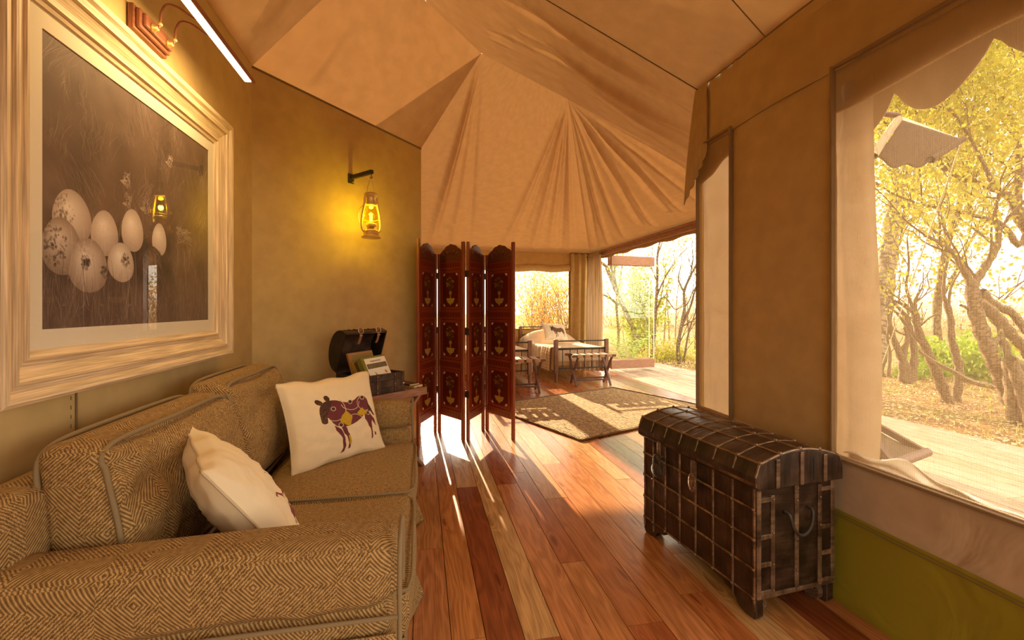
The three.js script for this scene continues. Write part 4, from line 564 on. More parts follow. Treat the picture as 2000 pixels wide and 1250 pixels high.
// ---------------------------------------------------------------- carved folding screen
{
  const t = thing('folding_screen', 'tall red-brown carved folding screen with four hinged panels and gold floral inlay', 'screen');
  const boardTex = drawn(512, 768, (g, w, h) => {
    const r = rngOf(21); g.fillStyle = '#7a1f0a'; g.fillRect(0, 0, w, h); g.fillStyle = '#5c1a0a'; g.fillRect(w * 0.13, h * 0.085, w * 0.74, h * 0.83);
    g.strokeStyle = '#c98736'; g.lineWidth = 4; g.strokeRect(w * 0.075, h * 0.05, w * 0.85, h * 0.90); g.lineWidth = 3; g.strokeRect(w * 0.125, h * 0.082, w * 0.75, h * 0.836);
    const fl = (x, y, q, c) => { g.fillStyle = c; for (let k = 0; k < 5; k++) { const a = k * 1.257; g.beginPath(); g.ellipse(x + q * Math.cos(a), y + q * Math.sin(a), q * 0.75, q * 0.4, a, 0, 7); g.fill(); } };
    const gold = '#a87c30', green = '#4d4620';
    g.strokeStyle = green; g.lineWidth = 4; for (let i = 0; i < 16; i++) { g.beginPath(); g.moveTo(w * 0.5, h * 0.55); g.quadraticCurveTo(w * (0.5 + (r() - 0.5) * 0.4), h * 0.4, w * (0.5 + (r() - 0.5) * 0.42), h * (0.16 + 0.24 * r())); g.stroke(); }
    for (let i = 0; i < 34; i++) fl(w * (0.5 + (r() - 0.5) * 0.42), h * (0.15 + 0.33 * r()), 7 + 8 * r(), r() < 0.5 ? gold : r() < 0.5 ? '#5d2d17' : green);
    g.fillStyle = gold; g.beginPath(); g.ellipse(w * 0.5, h * 0.57, w * 0.07, h * 0.045, 0, 0, 7); g.fill(); g.fillRect(w * 0.475, h * 0.60, w * 0.05, h * 0.12); g.beginPath(); g.moveTo(w * 0.30, h * 0.70); g.quadraticCurveTo(w * 0.34, h * 0.82, w * 0.45, h * 0.83); g.lineTo(w * 0.55, h * 0.83); g.quadraticCurveTo(w * 0.66, h * 0.82, w * 0.70, h * 0.70); g.closePath(); g.fillStyle = '#b39245'; g.fill(); g.fillStyle = gold; g.fillRect(w * 0.46, h * 0.83, w * 0.08, h * 0.04);
    for (const [x, y, sx, sy] of [[0.17, 0.11, 1, 1], [0.83, 0.11, -1, 1], [0.17, 0.89, 1, -1], [0.83, 0.89, -1, -1]]) for (let k = 0; k < 4; k++) { const a = k * 0.5; g.fillStyle = '#efdcc0'; g.save(); g.translate(x * w, y * h); g.scale(sx, sy); g.rotate(a); g.beginPath(); g.ellipse(26, 0, 22, 5, 0, 0, 7); g.fill(); g.restore(); }
  });
  const railTex = drawn(256, 64, (g, w, h) => { g.fillStyle = '#74230d'; g.fillRect(0, 0, w, h); g.strokeStyle = '#9a6026'; g.lineWidth = 3; g.strokeRect(2, 6, w - 4, h - 12); for (let i = 0; i < 16; i++) { g.fillStyle = i % 2 ? '#7d4a1c' : '#2c0d07'; g.beginPath(); g.arc(8 + i * 16, h / 2, 6, 0, 7); g.fill(); } });
  const board = std(lin(0.95, 0.95, 0.95), { map: boardTex, roughness: 0.33 }), railM = std(lin(1, 1, 1), { map: railTex, roughness: 0.4 });
  const crestM = std(lin(0.22, 0.06, 0.025), { map: fineGrain, roughness: 0.5 });
  const foot = [[-0.03, -4.02], [0.150, -4.45], [0.395, -4.06], [0.615, -4.45], [0.825, -4.02]];
  const postH = [1.80, 1.71, 1.79, 1.71, 1.79];
  for (let k = 0; k < 4; k++) {
    const a = V(foot[k][0], 0, foot[k][1]), b = V(foot[k + 1][0], 0, foot[k + 1][1]), d = b.clone().sub(a), full = d.length(); d.normalize();
    const gA = k === 0 ? 0 : 0.027, gB = k === 3 ? 0 : 0.027, w = full - gA - gB, th = 0.026, pn = new THREE.Group(); pn.name = numbered('panel'); t.add(pn); pn.position.copy(a).addScaledVector(d, gA); pn.rotation.y = Math.atan2(-d.z, d.x);
    const pw = 0.034, in0 = pw, in1 = w - pw, iw = in1 - in0;
    for (const [x, hgt] of [[pw / 2, postH[k]], [w - pw / 2, postH[k + 1]]]) { part('post', box(pw, hgt, th, x, hgt / 2, 0, 0.006), M.screenEdge, pn); }
    const ys = [[0.24, 0.64], [0.70, 1.10], [1.16, 1.56]];
    for (const [y0, y1] of ys) { const g = new THREE.BoxGeometry(iw - 0.012, y1 - y0 - 0.014, 0.012); g.translate((in0 + in1) / 2, (y0 + y1) / 2, 0); part('carved_board', g, board, pn); part('board_molding', [box(iw, 0.010, 0.018, (in0 + in1) / 2, y0 + 0.006, 0, 0.003), box(iw, 0.010, 0.018, (in0 + in1) / 2, y1 - 0.006, 0, 0.003), box(0.007, y1 - y0, 0.018, in0 + 0.0035, (y0 + y1) / 2, 0, 0.003), box(0.007, y1 - y0, 0.018, in1 - 0.0035, (y0 + y1) / 2, 0, 0.003)], M.screenEdge, pn); }
    for (const y of [0.215, 0.67, 1.13, 1.59]) { const g = new THREE.BoxGeometry(iw, 0.066, 0.022); g.translate((in0 + in1) / 2, y, 0); part('rail', g, railM, pn); }
    const cr = [[in0, 1.615], [in1, 1.615], [in1, 1.70]]; for (let i = 1; i < 24; i++) { const u = 1 - i / 24; cr.push([in0 + iw * u, 1.70 + 0.075 * Math.sin(Math.PI * u) ** 1.2 + 0.008 * Math.abs(Math.sin(u * Math.PI * 5))]); } cr.push([in0, 1.70]);
    const cg = uvm(extrude(cr, 0.016, 0.003)); cg.translate(0, 0, -0.008); part('crest', cg, crestM, pn);
    // a run of small carved leaves on the crest
    part('crest_carving', [-0.3, -0.15, 0, 0.15, 0.3].map((q) => new THREE.SphereGeometry(0.02, 8, 6).scale(1.3, 0.8, 0.45).rotateZ(q * 2).translate((in0 + in1) / 2 + q * iw, 1.68 + 0.03 * Math.cos(q * 4), 0.008)), crestM, pn);
    if (k < 3) for (const y of [0.42, 0.98, 1.5]) part('hinge', [box(0.058, 0.06, 0.003, w + 0.021, y, (k % 2 ? -1 : 1) * (th / 2 + 0.001), 0.001), rod(V(w + 0.026, y - 0.03, (k % 2 ? -1 : 1) * (th / 2 + 0.003)), V(w + 0.026, y + 0.03, (k % 2 ? -1 : 1) * (th / 2 + 0.003)), 0.005)], M.iron, pn);
  }
}
// ---------------------------------------------------------------- braided rug
{
  const t = thing('braided_rug', 'thick brown and beige braided rug lying at an angle on the wooden floor', 'rug', [1.404, 0, -3.87]);
  const e1 = V(-0.375, 0, -0.927), e2 = V(0.927, 0, -0.375), a = 1.75, b = 2.2;
  const f = (u, v) => { const r = 0.22, x = u * b, y = v * a; const p = V(0, 0.016 + 0.003 * fbm(x * 3, y * 3, 2), 0).addScaledVector(e2, x).addScaledVector(e1, y); p.y -= 0.010 * Math.max(0, 1 - Math.min(u, 1 - u, v, 1 - v) * 40); return p; };
  // uv runs so that the braids follow the long side
  part('braid', sheet((u, v) => f(u, v), 90, 70, 0.012), M.rug, t);
  const rim = []; for (let k = 0; k < 4; k++) for (let i = 0; i < 30; i++) { const s = i / 30, [u, v] = [[s, 0], [1, s], [1 - s, 1], [0, 1 - s]][k]; rim.push(f(u, v).add(V(0, 0.004 + 0.002 * Math.sin(i * 9), 0))); }
  part('bound_edge', tube(rim, 0.010, 6, 360, true), M.rugEdge, t);
}
// ---------------------------------------------------------------- iron-strapped chest
{
  const L = 0.74, D = 0.39, H = 0.425, b0 = 0.085, ang = 0.105;
  const t = thing('strapped_chest', 'dark wooden chest with a domed lid and a grid of metal straps', 'chest', [1.255, 0, -1.52], ang);
  // local: the front lies in the plane x = 0, running from z = 0 (near) to z = -L; depth is +x
  part('body', box(D, H, L, D / 2, b0 + H / 2, -L / 2, 0.006), M.chest, t);
  const st = (parent, a, b, w = 0.016, th = 0.006, up) => part('strap', bar(a, b, th, w, up, 0.002), M.strap, parent);
  const up = V(0, 1, 0), z1 = V(0, 0, 1), x1 = V(1, 0, 0);
  const cols = [0, 0.115, 0.225, 0.335, 0.445, 0.555, 0.655, 0.74], rows = [0.085, 0.195, 0.31, 0.425];
  const face = part('front_grid', box(0.004, H - 0.004, L - 0.004, -0.001, b0 + H / 2, -L / 2, 0.001), M.chest, t);
  for (const c of cols) { const z = -clamp(c, 0.006, L - 0.006); part('strap', box(0.008, (c < 0.13 || c > 0.62 ? H + 0.05 : H), 0.010, -0.004, b0 + H / 2 - (c < 0.13 || c > 0.62 ? 0.025 : 0), z, 0.003), M.strap, face); }
  for (const r of rows) part('strap', box(0.008, 0.009, L, -0.0045, r, -L / 2, 0.003), M.strap, face);
  const stud = []; for (const c of cols) for (const r of rows) stud.push(new THREE.SphereGeometry(0.007, 8, 6).translate(-0.008, r, -clamp(c, 0.006, L - 0.006)));
  const sm = part('studs', stud, M.strap, face); sm.userData.kind = 'stuff';
  // shaped feet and wheels at the four corners
  for (const [x, z, front] of [[0, 0, 1], [0, -L, 1], [D, 0, 0], [D, -L, 0]]) {
    const s = z === 0 ? -1 : 1, foot = [[0, 0.10], [0, 0.018], [s * 0.012, 0.004], [s * 0.05, 0.002], [s * 0.085, 0.012], [s * 0.115, 0.05], [s * 0.16, 0.055], [s * 0.19, 0.10]];
    const g = extrude(s < 0 ? foot.slice().reverse() : foot, 0.034, 0.003); g.rotateY(-Math.PI / 2); g.translate(front ? 0.032 : D, 0, z); const ft = part('foot', uvm(g), M.chest, t);
    const wl = new THREE.CylinderGeometry(0.038, 0.038, 0.026, 20); wl.rotateZ(Math.PI / 2); wl.translate(front ? 0.05 : D - 0.05, 0.038, z + s * 0.05); part('wheel', wl, M.strap, ft);
  }
  // near end
  const e = (x0, y0, x1b, y1) => st(t, V(x0, y0, 0.003), V(x1b, y1, 0.003), 0.018, 0.006, V(0, 0, 1));
  const vert = (x, ya, yb) => part('strap', box(0.019, yb - ya, 0.007, x, (ya + yb) / 2, 0.003, 0.002), M.strap, t), hor = (xa, xb, y) => part('strap', box(xb - xa, 0.018, 0.007, (xa + xb) / 2, y, 0.0025, 0.002), M.strap, t);
  vert(0.008, b0, b0 + H); vert(0.075, b0 + 0.005, b0 + H - 0.035); vert(0.195, b0 + 0.012, b0 + H - 0.01); vert(0.315, b0 + 0.005, b0 + H - 0.02); vert(D - 0.006, b0, b0 + H);
  for (const y of [0.105, 0.212, 0.318, 0.425, 0.475]) { if (y < 0.47) hor(0.0, 0.082, y + (y > 0.42 ? 0.035 : 0)); if (y < 0.47) hor(0.31, D, y + (y > 0.42 ? 0.045 : 0)); }
  hor(0, D, b0 + 0.006);
  for (const [x, y] of [[0.195, 0.49], [0.195, 0.44], [0.195, 0.29], [0.195, 0.17], [0.075, 0.46], [0.075, 0.33], [0.075, 0.21], [0.075, 0.11], [0.315, 0.44], [0.315, 0.33], [0.315, 0.2]]) part('rivet', new THREE.SphereGeometry(0.0055, 8, 6).translate(x, y, 0.0075), M.strap, t);
  part('handle', [tube([V(0.132, 0.405, 0.004), V(0.134, 0.398, 0.026), V(0.146, 0.352, 0.034), V(0.175, 0.322, 0.036), V(0.205, 0.322, 0.036), V(0.236, 0.352, 0.034), V(0.250, 0.402, 0.026), V(0.252, 0.409, 0.004)], 0.0065, 8, 50)], M.iron, t);
  // lid: an arched top over a deep lipped rim
  const ov = 0.022, lidPt = (q) => { const x = -ov + (D + 2 * ov) * q; return [x, 0.075 + 0.058 * Math.pow(Math.sin(Math.PI * clamp(q * 0.94 + 0.03)), 0.8)]; };
  const prof = [[-ov, 0.012], [-ov, 0.045], [-ov + 0.006, 0.060]]; for (let i = 1; i < 24; i++) prof.push(lidPt(i / 24)); prof.push([D + ov - 0.004, 0.060], [D + ov, 0.045], [D + ov, 0.0], [D + ov - 0.015, 0.0], [-ov + 0.015, 0.0]);
  const lid = new THREE.Group(); lid.name = numbered('lid'); t.add(lid); lid.position.set(0, b0 + H, 0.024);
  const LL = L + 0.048, lg = uvm(extrude(prof, LL, 0.004)); lg.translate(0, 0, -LL); part('lid_body', lg, M.chest, lid);
  const arch = prof.slice(1, 28);
  for (let k = 0; k < 8; k++) { const z = -0.006 - (LL - 0.012) * k / 7; part('strap', tube(arch.map(([x, y]) => V(x, y + 0.002, z)), 0.0052, 6, 60).scale(1, 1, 1), M.strap, lid); }
  for (const q of [0.05, 0.27, 0.5, 0.73, 0.93]) { const [x, y] = lidPt(q); part('strap', tube([V(x, y + 0.003, 0), V(x, y + 0.003, -LL / 2), V(x, y + 0.003, -LL)], 0.0055, 6, 20), M.strap, lid); }
  part('strap', box(0.006, 0.016, LL, -ov - 0.001, 0.018, -LL / 2, 0.002), M.strap, lid);
  const studs2 = []; for (let k = 0; k < 8; k++) for (const q of [0.05, 0.27, 0.5, 0.73]) { const [x, y] = lidPt(q); studs2.push(new THREE.SphereGeometry(0.008, 8, 6).translate(x, y + 0.006, -0.006 - (LL - 0.012) * k / 7)); } part('studs', studs2, M.strap, lid).userData.kind = 'stuff';
  for (const [x, y1] of [[0.075, 0.110], [0.195, 0.128], [0.315, 0.108]]) part('strap', box(0.018, y1, 0.007, x, y1 / 2, 0.003, 0.002), M.strap, lid);
  part('crack', box(0.003, 0.085, 0.002, 0.262, 0.055, 0.001, 0), M.iron, lid);
  // hasp and padlock, and a loose hasp tongue further along
  const hz = -0.575, hasp = part('hasp', [box(0.006, 0.095, 0.026, -0.028, 0.480, hz, 0.002), tube([V(-0.012, 0.455, hz - 0.012), V(-0.036, 0.452, hz - 0.012), V(-0.036, 0.452, hz + 0.012), V(-0.012, 0.455, hz + 0.012)], 0.004, 6, 24)], M.strap, t);
  const lock = new THREE.SphereGeometry(0.042, 20, 16).scale(0.36, 0.86, 1).translate(-0.040, 0.385, hz); part('padlock', [lock, tube([V(-0.04, 0.40, hz - 0.022), V(-0.04, 0.445, hz - 0.022), V(-0.04, 0.462, hz), V(-0.04, 0.445, hz + 0.022), V(-0.04, 0.40, hz + 0.022)], 0.006, 8, 30), box(0.006, 0.022, 0.008, -0.055, 0.38, hz, 0.002)], M.iron, t, 'heavy round iron padlock');
  const h2 = -0.325; part('hasp', [box(0.006, 0.06, 0.022, -0.026, 0.485, h2, 0.002), new THREE.SphereGeometry(0.032, 16, 12).scale(0.22, 1.35, 0.8).translate(-0.032, 0.415, h2), new THREE.TorusGeometry(0.008, 0.003, 6, 14).rotateY(Math.PI / 2).translate(-0.040, 0.41, h2)], M.strap, t);
}
// ---------------------------------------------------------------- bedroom: two single beds, cushions, luggage racks, curtain
function turnedPost(h, x, z, m, parent, footH = 0.15) {
  const w = 0.062, g = lathe([[0, 0], [0.022, 0], [0.026, 0.012], [0.019, 0.026], [0.029, 0.048], [0.020, 0.066], [0.030, 0.086], [0.022, 0.106], [0.032, 0.128], [0.031, footH], [0, footH]], 18); g.translate(x, 0, z);
  return part('bed_post', [g, box(w, h - footH, w, x, footH + (h - footH) / 2, z, 0.008)], m, parent);
}
function makeBed(label) {
  const t = thing('single_bed', label, 'bed'); t.userData.group = 'single beds with wood and iron frames';
  const w = 0.95, L = 1.98;
  for (const x of [0.031, w - 0.031]) { turnedPost(0.685, x, 0, M.bedWood, t); turnedPost(0.82, x, -L, M.bedWood, t); }
  const rl = (y, z, r = 0.011) => part('rail', rod(V(0.05, y, z), V(w - 0.05, y, z), r), M.iron, t);
  rl(0.655, 0); rl(0.535, 0); rl(0.215, 0); rl(0.80, -L); rl(0.64, -L); rl(0.24, -L);
  part('rail_collar', lathe([[0, -0.022], [0.016, -0.022], [0.018, -0.012], [0.013, 0], [0.018, 0.012], [0.016, 0.022], [0, 0.022]], 12).rotateZ(Math.PI / 2).translate(w / 2, 0.655, 0), M.iron, t);
  for (let i = 0; i < 6; i++) { const x = 0.05 + (w - 0.1) * (i + 0.75) / 6.6; part('spindle', rod(V(x, 0.535, 0), V(x, 0.215, 0), 0.007), M.iron, t); }
  for (const x of [0.03, w - 0.03]) part('side_rail', box(0.028, 0.11, L - 0.06, x, 0.345, -L / 2, 0.004), M.iron, t);
  const mt = part('mattress', puff(w - 0.05, 0.22, L - 0.10, 0.045, [0, 0.006, 0], 12).translate(w / 2, 0.41, -L / 2), M.spread, t);
  // bedspread: falls over both sides, humps over the pillows at the head
  const top = (a, s) => { const hump = Math.exp(-(((s - 0.84) / 0.17) ** 2)) * Math.pow(Math.cos(clamp(a, -1, 1) * Math.PI / 2 * 0.9), 0.5); return 0.528 + 0.24 * hump + 0.005 * fbm(a * 3, s * 7, 3); };
  part('bedspread', sheet((u, v) => { const s = v, z = -0.05 - (L - 0.10) * s, q = u * 2 - 1, k = 1.55, a = q * k, side = Math.abs(a) > 1 ? Math.sign(a) : 0; const fold = 0.012 * Math.sin(s * 58 + side) + 0.01 * Math.sin(s * 23 + 2 * side); if (!side) return V(w / 2 + a * (w / 2 + 0.004), top(a, s), z); const d = (Math.abs(a) - 1) * 0.62; return V(w / 2 + side * (w / 2 + 0.006 + fold * Math.min(1, d * 8) + 0.02 * d), top(side, s) - d, z); }, 60, 90, 0.010), M.spread, mt);
  // striped throw across the side near the foot
  part('throw', sheet((u, v) => { const z = -0.10 - 0.40 * v + 0.02 * Math.sin(u * 4), a = u; const d = Math.max(0, a - 0.36); const fo = 0.014 * Math.sin(v * 22) + 0.008 * Math.sin(v * 39); return a < 0.36 ? V(w / 2 - 0.30 - (0.17 + 0.02) * a / 0.36, 0.545 + 0.004 * Math.sin(v * 20), z) : V(-0.022 - (fo + 0.015) * Math.min(1, d * 6), 0.545 - d * 0.58, z); }, 40, 40, 0.010), M.stripe, t);
  part('sheet_valance', cloth((u, v) => V(w - 0.02 - 0.45 * u, 0.33 - 0.20 * v, -0.10 - 0.2 * u + 0.03 * Math.sin(u * 40) * v), 40, 6), M.stripe, t);
  return t;
}
{
  const a = makeBed('single wood and iron bed with its whole footboard in view, beside the striped curtain');
  a.position.set(2.085, 0, -7.0); a.rotation.y = 0.075;
  const b = a.clone(); b.name = numbered('single_bed'); b.userData = { ...b.userData, label: 'single bed with wooden posts and iron rails, mostly hidden behind the folding screen' }; scene.add(b);
  b.position.set(0.735, 0, -6.82); b.rotation.y = 0.06;
  const p = thing('bed_cushion', 'cream cushion printed with a grey-brown standing animal, leaning on the bed beside the curtain', 'cushion');
  pillow(p, 0.235, 0.20, 0.055, printDun, 3); p.position.set(2.46, 0.735, -8.20); p.rotation.set(-0.75, 0.12, 0);
  const rack = thing('luggage_rack', 'folding wooden luggage rack with leather straps, at the foot of the bed nearest the curtain', 'luggage rack'); rack.userData.group = 'luggage racks at the feet of the beds';
  const w = 0.66, d = 0.30, h = 0.475;
  for (const s of [-1, 1]) {
    part('top_rail', box(w + 0.06, 0.036, 0.028, w / 2, h - 0.018, s * d / 2, 0.006), M.rackWood, rack);
    for (const x of [0.05, w - 0.05]) part('leg', bar(V(x + s * 0.012, h - 0.03, s * d / 2), V(x + s * 0.012, 0.004, -s * d / 2), 0.018, 0.036, V(1, 0, 0.01), 0.004), M.rackWood, rack);
    part('stretcher', box(w - 0.10, 0.026, 0.016, w / 2, 0.085, -s * (d / 2 - 0.045), 0.003), M.rackWood, rack);
  }
  for (let i = 0; i < 5; i++) { const x = 0.03 + (w - 0.06) * (i + 0.5) / 5; part('strap', sheet((u, v) => { const q = v * 2 - 1; return Math.abs(q) < 0.86 ? V(x - 0.042 + 0.084 * u, h + 0.004 - 0.012 * (1 - (q / 0.86) ** 2), q / 0.86 * (d / 2 + 0.016)) : V(x - 0.042 + 0.084 * u, h + 0.004 - (Math.abs(q) - 0.86) / 0.14 * 0.045, Math.sign(q) * (d / 2 + 0.018)); }, 2, 30, 0.004), M.strapTan, rack); }
  rack.position.set(2.26, 0, -6.70); rack.rotation.y = 0.05;
  const r2 = rack.clone(); r2.name = numbered('luggage_rack'); r2.userData = { ...r2.userData, label: 'folding wooden luggage rack with leather straps, half hidden behind the folding screen' }; scene.add(r2); r2.position.set(1.02, 0, -6.30); r2.rotation.y = 0.02;
}
{
  // striped curtain drawn back in the corner, and the dark canvas drop beside the window
  const t = thing('curtain', 'cream and brown striped curtain gathered in the corner between window and glass doors', 'curtain', [3.33, 0, -8.42]);
  part('drop', cloth((u, v) => { const k = u * 13 * Math.PI * 2, w = 0.26 + 0.16 * Math.sin(Math.PI * clamp(v * 0.9 + 0.1)); return V(0.045 * Math.sin(k) * (0.5 + 0.5 * v), 2.20 - 2.16 * v, (u - 0.5) * 2 * w + 0.012 * Math.sin(k * 2 + v * 3)); }, 260, 30), M.curtain, t);
  part('heading', cloth((u, v) => V(-0.006 + 0.024 * Math.sin(u * 26 * Math.PI * 2), 2.255 - 0.06 * v, (u - 0.5) * 0.56), 260, 3), M.curtain, t);
  part('rail', rod(V(0, 2.215, -0.42), V(0, 2.215, 0.40), 0.010), M.iron, t);
  const c = thing('canvas_drape', 'plain tan canvas drape hanging in folds between the back window and the striped curtain', 'drape', [0, 0, 0]);
  part('drop', sheet((u, v) => V(3.02 + 0.38 * u, 2.30 - 2.26 * v, -8.93 + 0.03 * Math.sin(u * 17 + v * 2.2) + 0.03 * Math.sin(u * 7 - v * 3) * v), 70, 30, 0.004), M.wall, c);
  part('top_hem', bar(V(3.0, 2.30, -8.93), V(3.41, 2.30, -8.93), 0.03, 0.03), M.hem, c);
}
// ---------------------------------------------------------------- folded-back glass doors
for (const [k, dz, label] of [[1, 0, 'frameless glass leaf with timber rails, folded out over the deck'], [2, 0.13, 'second glass leaf folded against the first']]) {
  const d = structure('door_' + k, label), x0 = 3.50, x1 = 4.46 - 0.03 * (k - 1), L = x1 - x0; d.position.set(x0, 0, -8.02 - dz); d.rotation.y = 0.14;
  part('rail', box(L, 0.175, 0.045, L / 2, 2.085, 0, 0.006), M.door, d); part('rail', box(L, 0.165, 0.045, L / 2, 0.12, 0, 0.006), M.door, d);
  part('glass_pane', box(L - 0.01, 1.80, 0.010, L / 2, 1.10, 0, 0.001), phys(lin(0.97, 1, 0.95), { roughness: 0, transmission: 1, thickness: 0, ior: 1.5 }), d);
  part('glass_edge', box(0.014, 1.80, 0.012, L - 0.004, 1.10, 0, 0.002), std(lin(0.85, 0.88, 0.82), { roughness: 0.3 }), d);
  part('handle', [box(0.05, 0.05, 0.035, L - 0.05, 1.10, 0, 0.004), rod(V(L - 0.05, 1.10, 0.02), V(L - 0.16, 1.10, 0.05), 0.007)], M.steel, d);
}
// ---------------------------------------------------------------- outside: deck, ground, trees
{
  const deck = structure('deck'), r = rngOf(31), mats = [0, 1, 2, 3].map((i) => std(lin(0.60 + 0.07 * i, 0.47 + 0.06 * i, 0.34 + 0.055 * i), { map: grainTex[i % 3], roughness: 0.7 }));
  for (let x = 1.78; x < 5.0; x += 0.145) {
    let z = 2.6; const zEnd = -9.15, zStop = x < 3.52 ? -2.66 - (x - 1.7) * 1.017 : zEnd;
    while (z > zStop + 0.02) { let L = 2.2 + 1.8 * r(); if (z - L < zStop + 0.5) L = z - zStop; const m = part('deck_board', uvm(new THREE.BoxGeometry(0.139, 0.03, L - 0.004), [r() * 2, r() * 4]), mats[Math.floor(r() * 4)], deck); m.position.set(x + 0.07, -0.035, z - L / 2); z -= L; }
  }
  part('deck_edge', box(0.04, 0.16, 11.8, 5.075, -0.10, -3.27, 0.004), M.deck, deck);
  const g = structure('ground');
  const gh = (x, z) => -0.17 + 0.05 * fbm(x * 0.5, z * 0.5, 3) - 0.02 * Math.max(0, x - 6) * 0.4;
  const surf = (x0, x1, z0, z1, n, m) => { const k = new THREE.PlaneGeometry(x1 - x0, z1 - z0, n, m); k.rotateX(-Math.PI / 2); k.translate((x0 + x1) / 2, 0, (z0 + z1) / 2); const p = k.attributes.position, uv = k.attributes.uv; for (let i = 0; i < p.count; i++) { const x = p.getX(i), z = p.getZ(i); const near = x < 5.0 && x > -3.2 && z > -9.4 && z < 3; p.setY(i, near ? -0.25 : gh(x, z)); uv.setXY(i, x, z); } k.computeVertexNormals(); return k; };
  part('earth', surf(-40, 90, -90, 40, 200, 200), M.ground, g);
}
const at = (px, py, t) => { const u = (px - 1000) / 889, v = (600 - py) / 889, c = Math.cos(YAW), s = Math.sin(YAW); return V(t * (s + u * c), 1.2 + t * v, -t * (c - u * s)); };
const leafGeo = (w, L) => { const g = new THREE.BufferGeometry(); g.setAttribute('position', new THREE.Float32BufferAttribute([0, 0, 0, w, L * 0.45, 0.15 * w, 0, L, 0, -w, L * 0.45, 0.15 * w], 3)); g.setIndex([0, 1, 2, 0, 2, 3]); g.computeVertexNormals(); return g; };
const leafSmall = leafGeo(0.016, 0.055), leafMid = leafGeo(0.028, 0.085), leafBig = leafGeo(0.05, 0.13);
function foliage(parent, spots, geo, mat, seed, name = 'foliage') {
  // spots: [centre, radius xyz, count]
  const r = rngOf(seed), n = spots.reduce((s, q) => s + q[2], 0), im = new THREE.InstancedMesh(geo, mat, n), o = new THREE.Object3D(); let k = 0;
  for (const [c, rad, cnt] of spots) for (let i = 0; i < cnt; i++) { let x, y, z; do { x = r() * 2 - 1; y = r() * 2 - 1; z = r() * 2 - 1; } while (x * x + y * y + z * z > 1); o.position.set(c.x + x * rad[0], c.y + y * rad[1], c.z + z * rad[2]); o.rotation.set(r() * 6.28, r() * 6.28, r() * 6.28); const s = 0.7 + 0.7 * r(); o.scale.set(s, s, s); o.updateMatrix(); im.setMatrixAt(k, o.matrix); const q = 0.75 + 0.5 * r(); im.setColorAt(k, lin(q * (0.9 + 0.25 * r()), q, q * 0.9)); k++; }
  im.name = numbered(name); im.userData.kind = 'stuff'; shade(im); parent.add(im); return im;
}
function taper(pts, r0, r1, rad = 7) {
  const c = new THREE.CatmullRomCurve3(pts, false, 'centripetal'), seg = Math.max(4, pts.length * 4), g = new THREE.TubeGeometry(c, seg, 1, rad, false), p = g.attributes.position, q = V();
  for (let i = 0; i <= seg; i++) { c.getPointAt(i / seg, q); const w = (r0 + (r1 - r0) * i / seg) * (1 + 0.12 * Math.sin(i * 1.7)); for (let j = 0; j <= rad; j++) { const k = i * (rad + 1) + j; p.setXYZ(k, q.x + (p.getX(k) - q.x) * w, q.y + (p.getY(k) - q.y) * w, q.z + (p.getZ(k) - q.z) * w); } }
  const uv = g.attributes.uv; for (let i = 0; i < uv.count; i++) uv.setXY(i, uv.getX(i) * 6, uv.getY(i) * 2); g.computeVertexNormals(); return g;
}
function sprout(start, dir, len, rad, depth, r, out, tips, wild = 0.5, up = 0.15) {
  const n = 4, pts = [start.clone()]; let d = dir.clone().normalize(), p = start.clone();
  for (let i = 1; i <= n; i++) { d.add(V((r() - 0.5) * wild, (r() - 0.5) * wild + up * 0.5, (r() - 0.5) * wild)).normalize(); p = p.clone().addScaledVector(d, len / n); pts.push(p); }
  out.push(taper(pts, rad, rad * 0.45, depth > 1 ? 6 : 4)); tips.push(p.clone(), pts[2].clone());
  if (depth > 0) for (let i = 0; i < 3; i++) { const k = 1 + Math.floor(r() * n), q = pts[Math.min(n, k + (i === 0 ? n : 0))]; sprout(q, d.clone().add(V((r() - 0.5) * 1.7, (r() - 0.3) * 1.2, (r() - 0.5) * 1.7)), len * (0.5 + 0.3 * r()), rad * 0.5, depth - 1, r, out, tips, wild, up); }
}
function tree(label, limbs, o = {}) {
  // limbs: [points, radius at base, radius at tip, twig depth]
  const r = rngOf(o.seed ?? 1), base = limbs[0][0][0], t = thing(o.name ?? 'tree', label, o.cat ?? 'tree', [base.x, base.y, base.z], 0, o.group), loc = (p) => p.clone().sub(base), wood = [], tips = [];
  for (const [pts, r0, r1, dep, twigs = 3] of limbs) { const L = pts.map(loc); if (pts === limbs[0][0]) L.unshift(L[0].clone().add(V(0, -0.25, 0))); wood.push(taper(L, r0, r1, 8)); const e = L[L.length - 1], d = e.clone().sub(L[L.length - 2]); if (dep >= 0) for (let i = 0; i < twigs; i++) { const q = L[Math.max(1, L.length - 1 - (i % Math.max(1, L.length - 1)))]; sprout(i === 0 ? e : q, d.clone().normalize().add(V((r() - 0.5) * 1.6, (r() - 0.2) * 1.2, (r() - 0.5) * 1.6)), (o.twig ?? 0.9) * (0.7 + 0.6 * r()), r1 * 0.8, dep, r, wood, tips, o.wild ?? 0.5); } }
  part('trunk', wood, o.bark ?? M.bark, t);
  if (o.leaves) { const n = Math.ceil(o.leaves / Math.max(1, tips.length)); foliage(t, tips.map((p) => [p, [o.clump ?? 0.3, (o.clump ?? 0.3) * 0.8, o.clump ?? 0.3], n]), o.leafGeo ?? leafSmall, o.leafMat ?? M.leaf[0], (o.seed ?? 1) + 100); }
  return t;
}
const L_ = (t, ...p) => p.map(([x, y, dt = 0]) => at(x, y, t + dt));
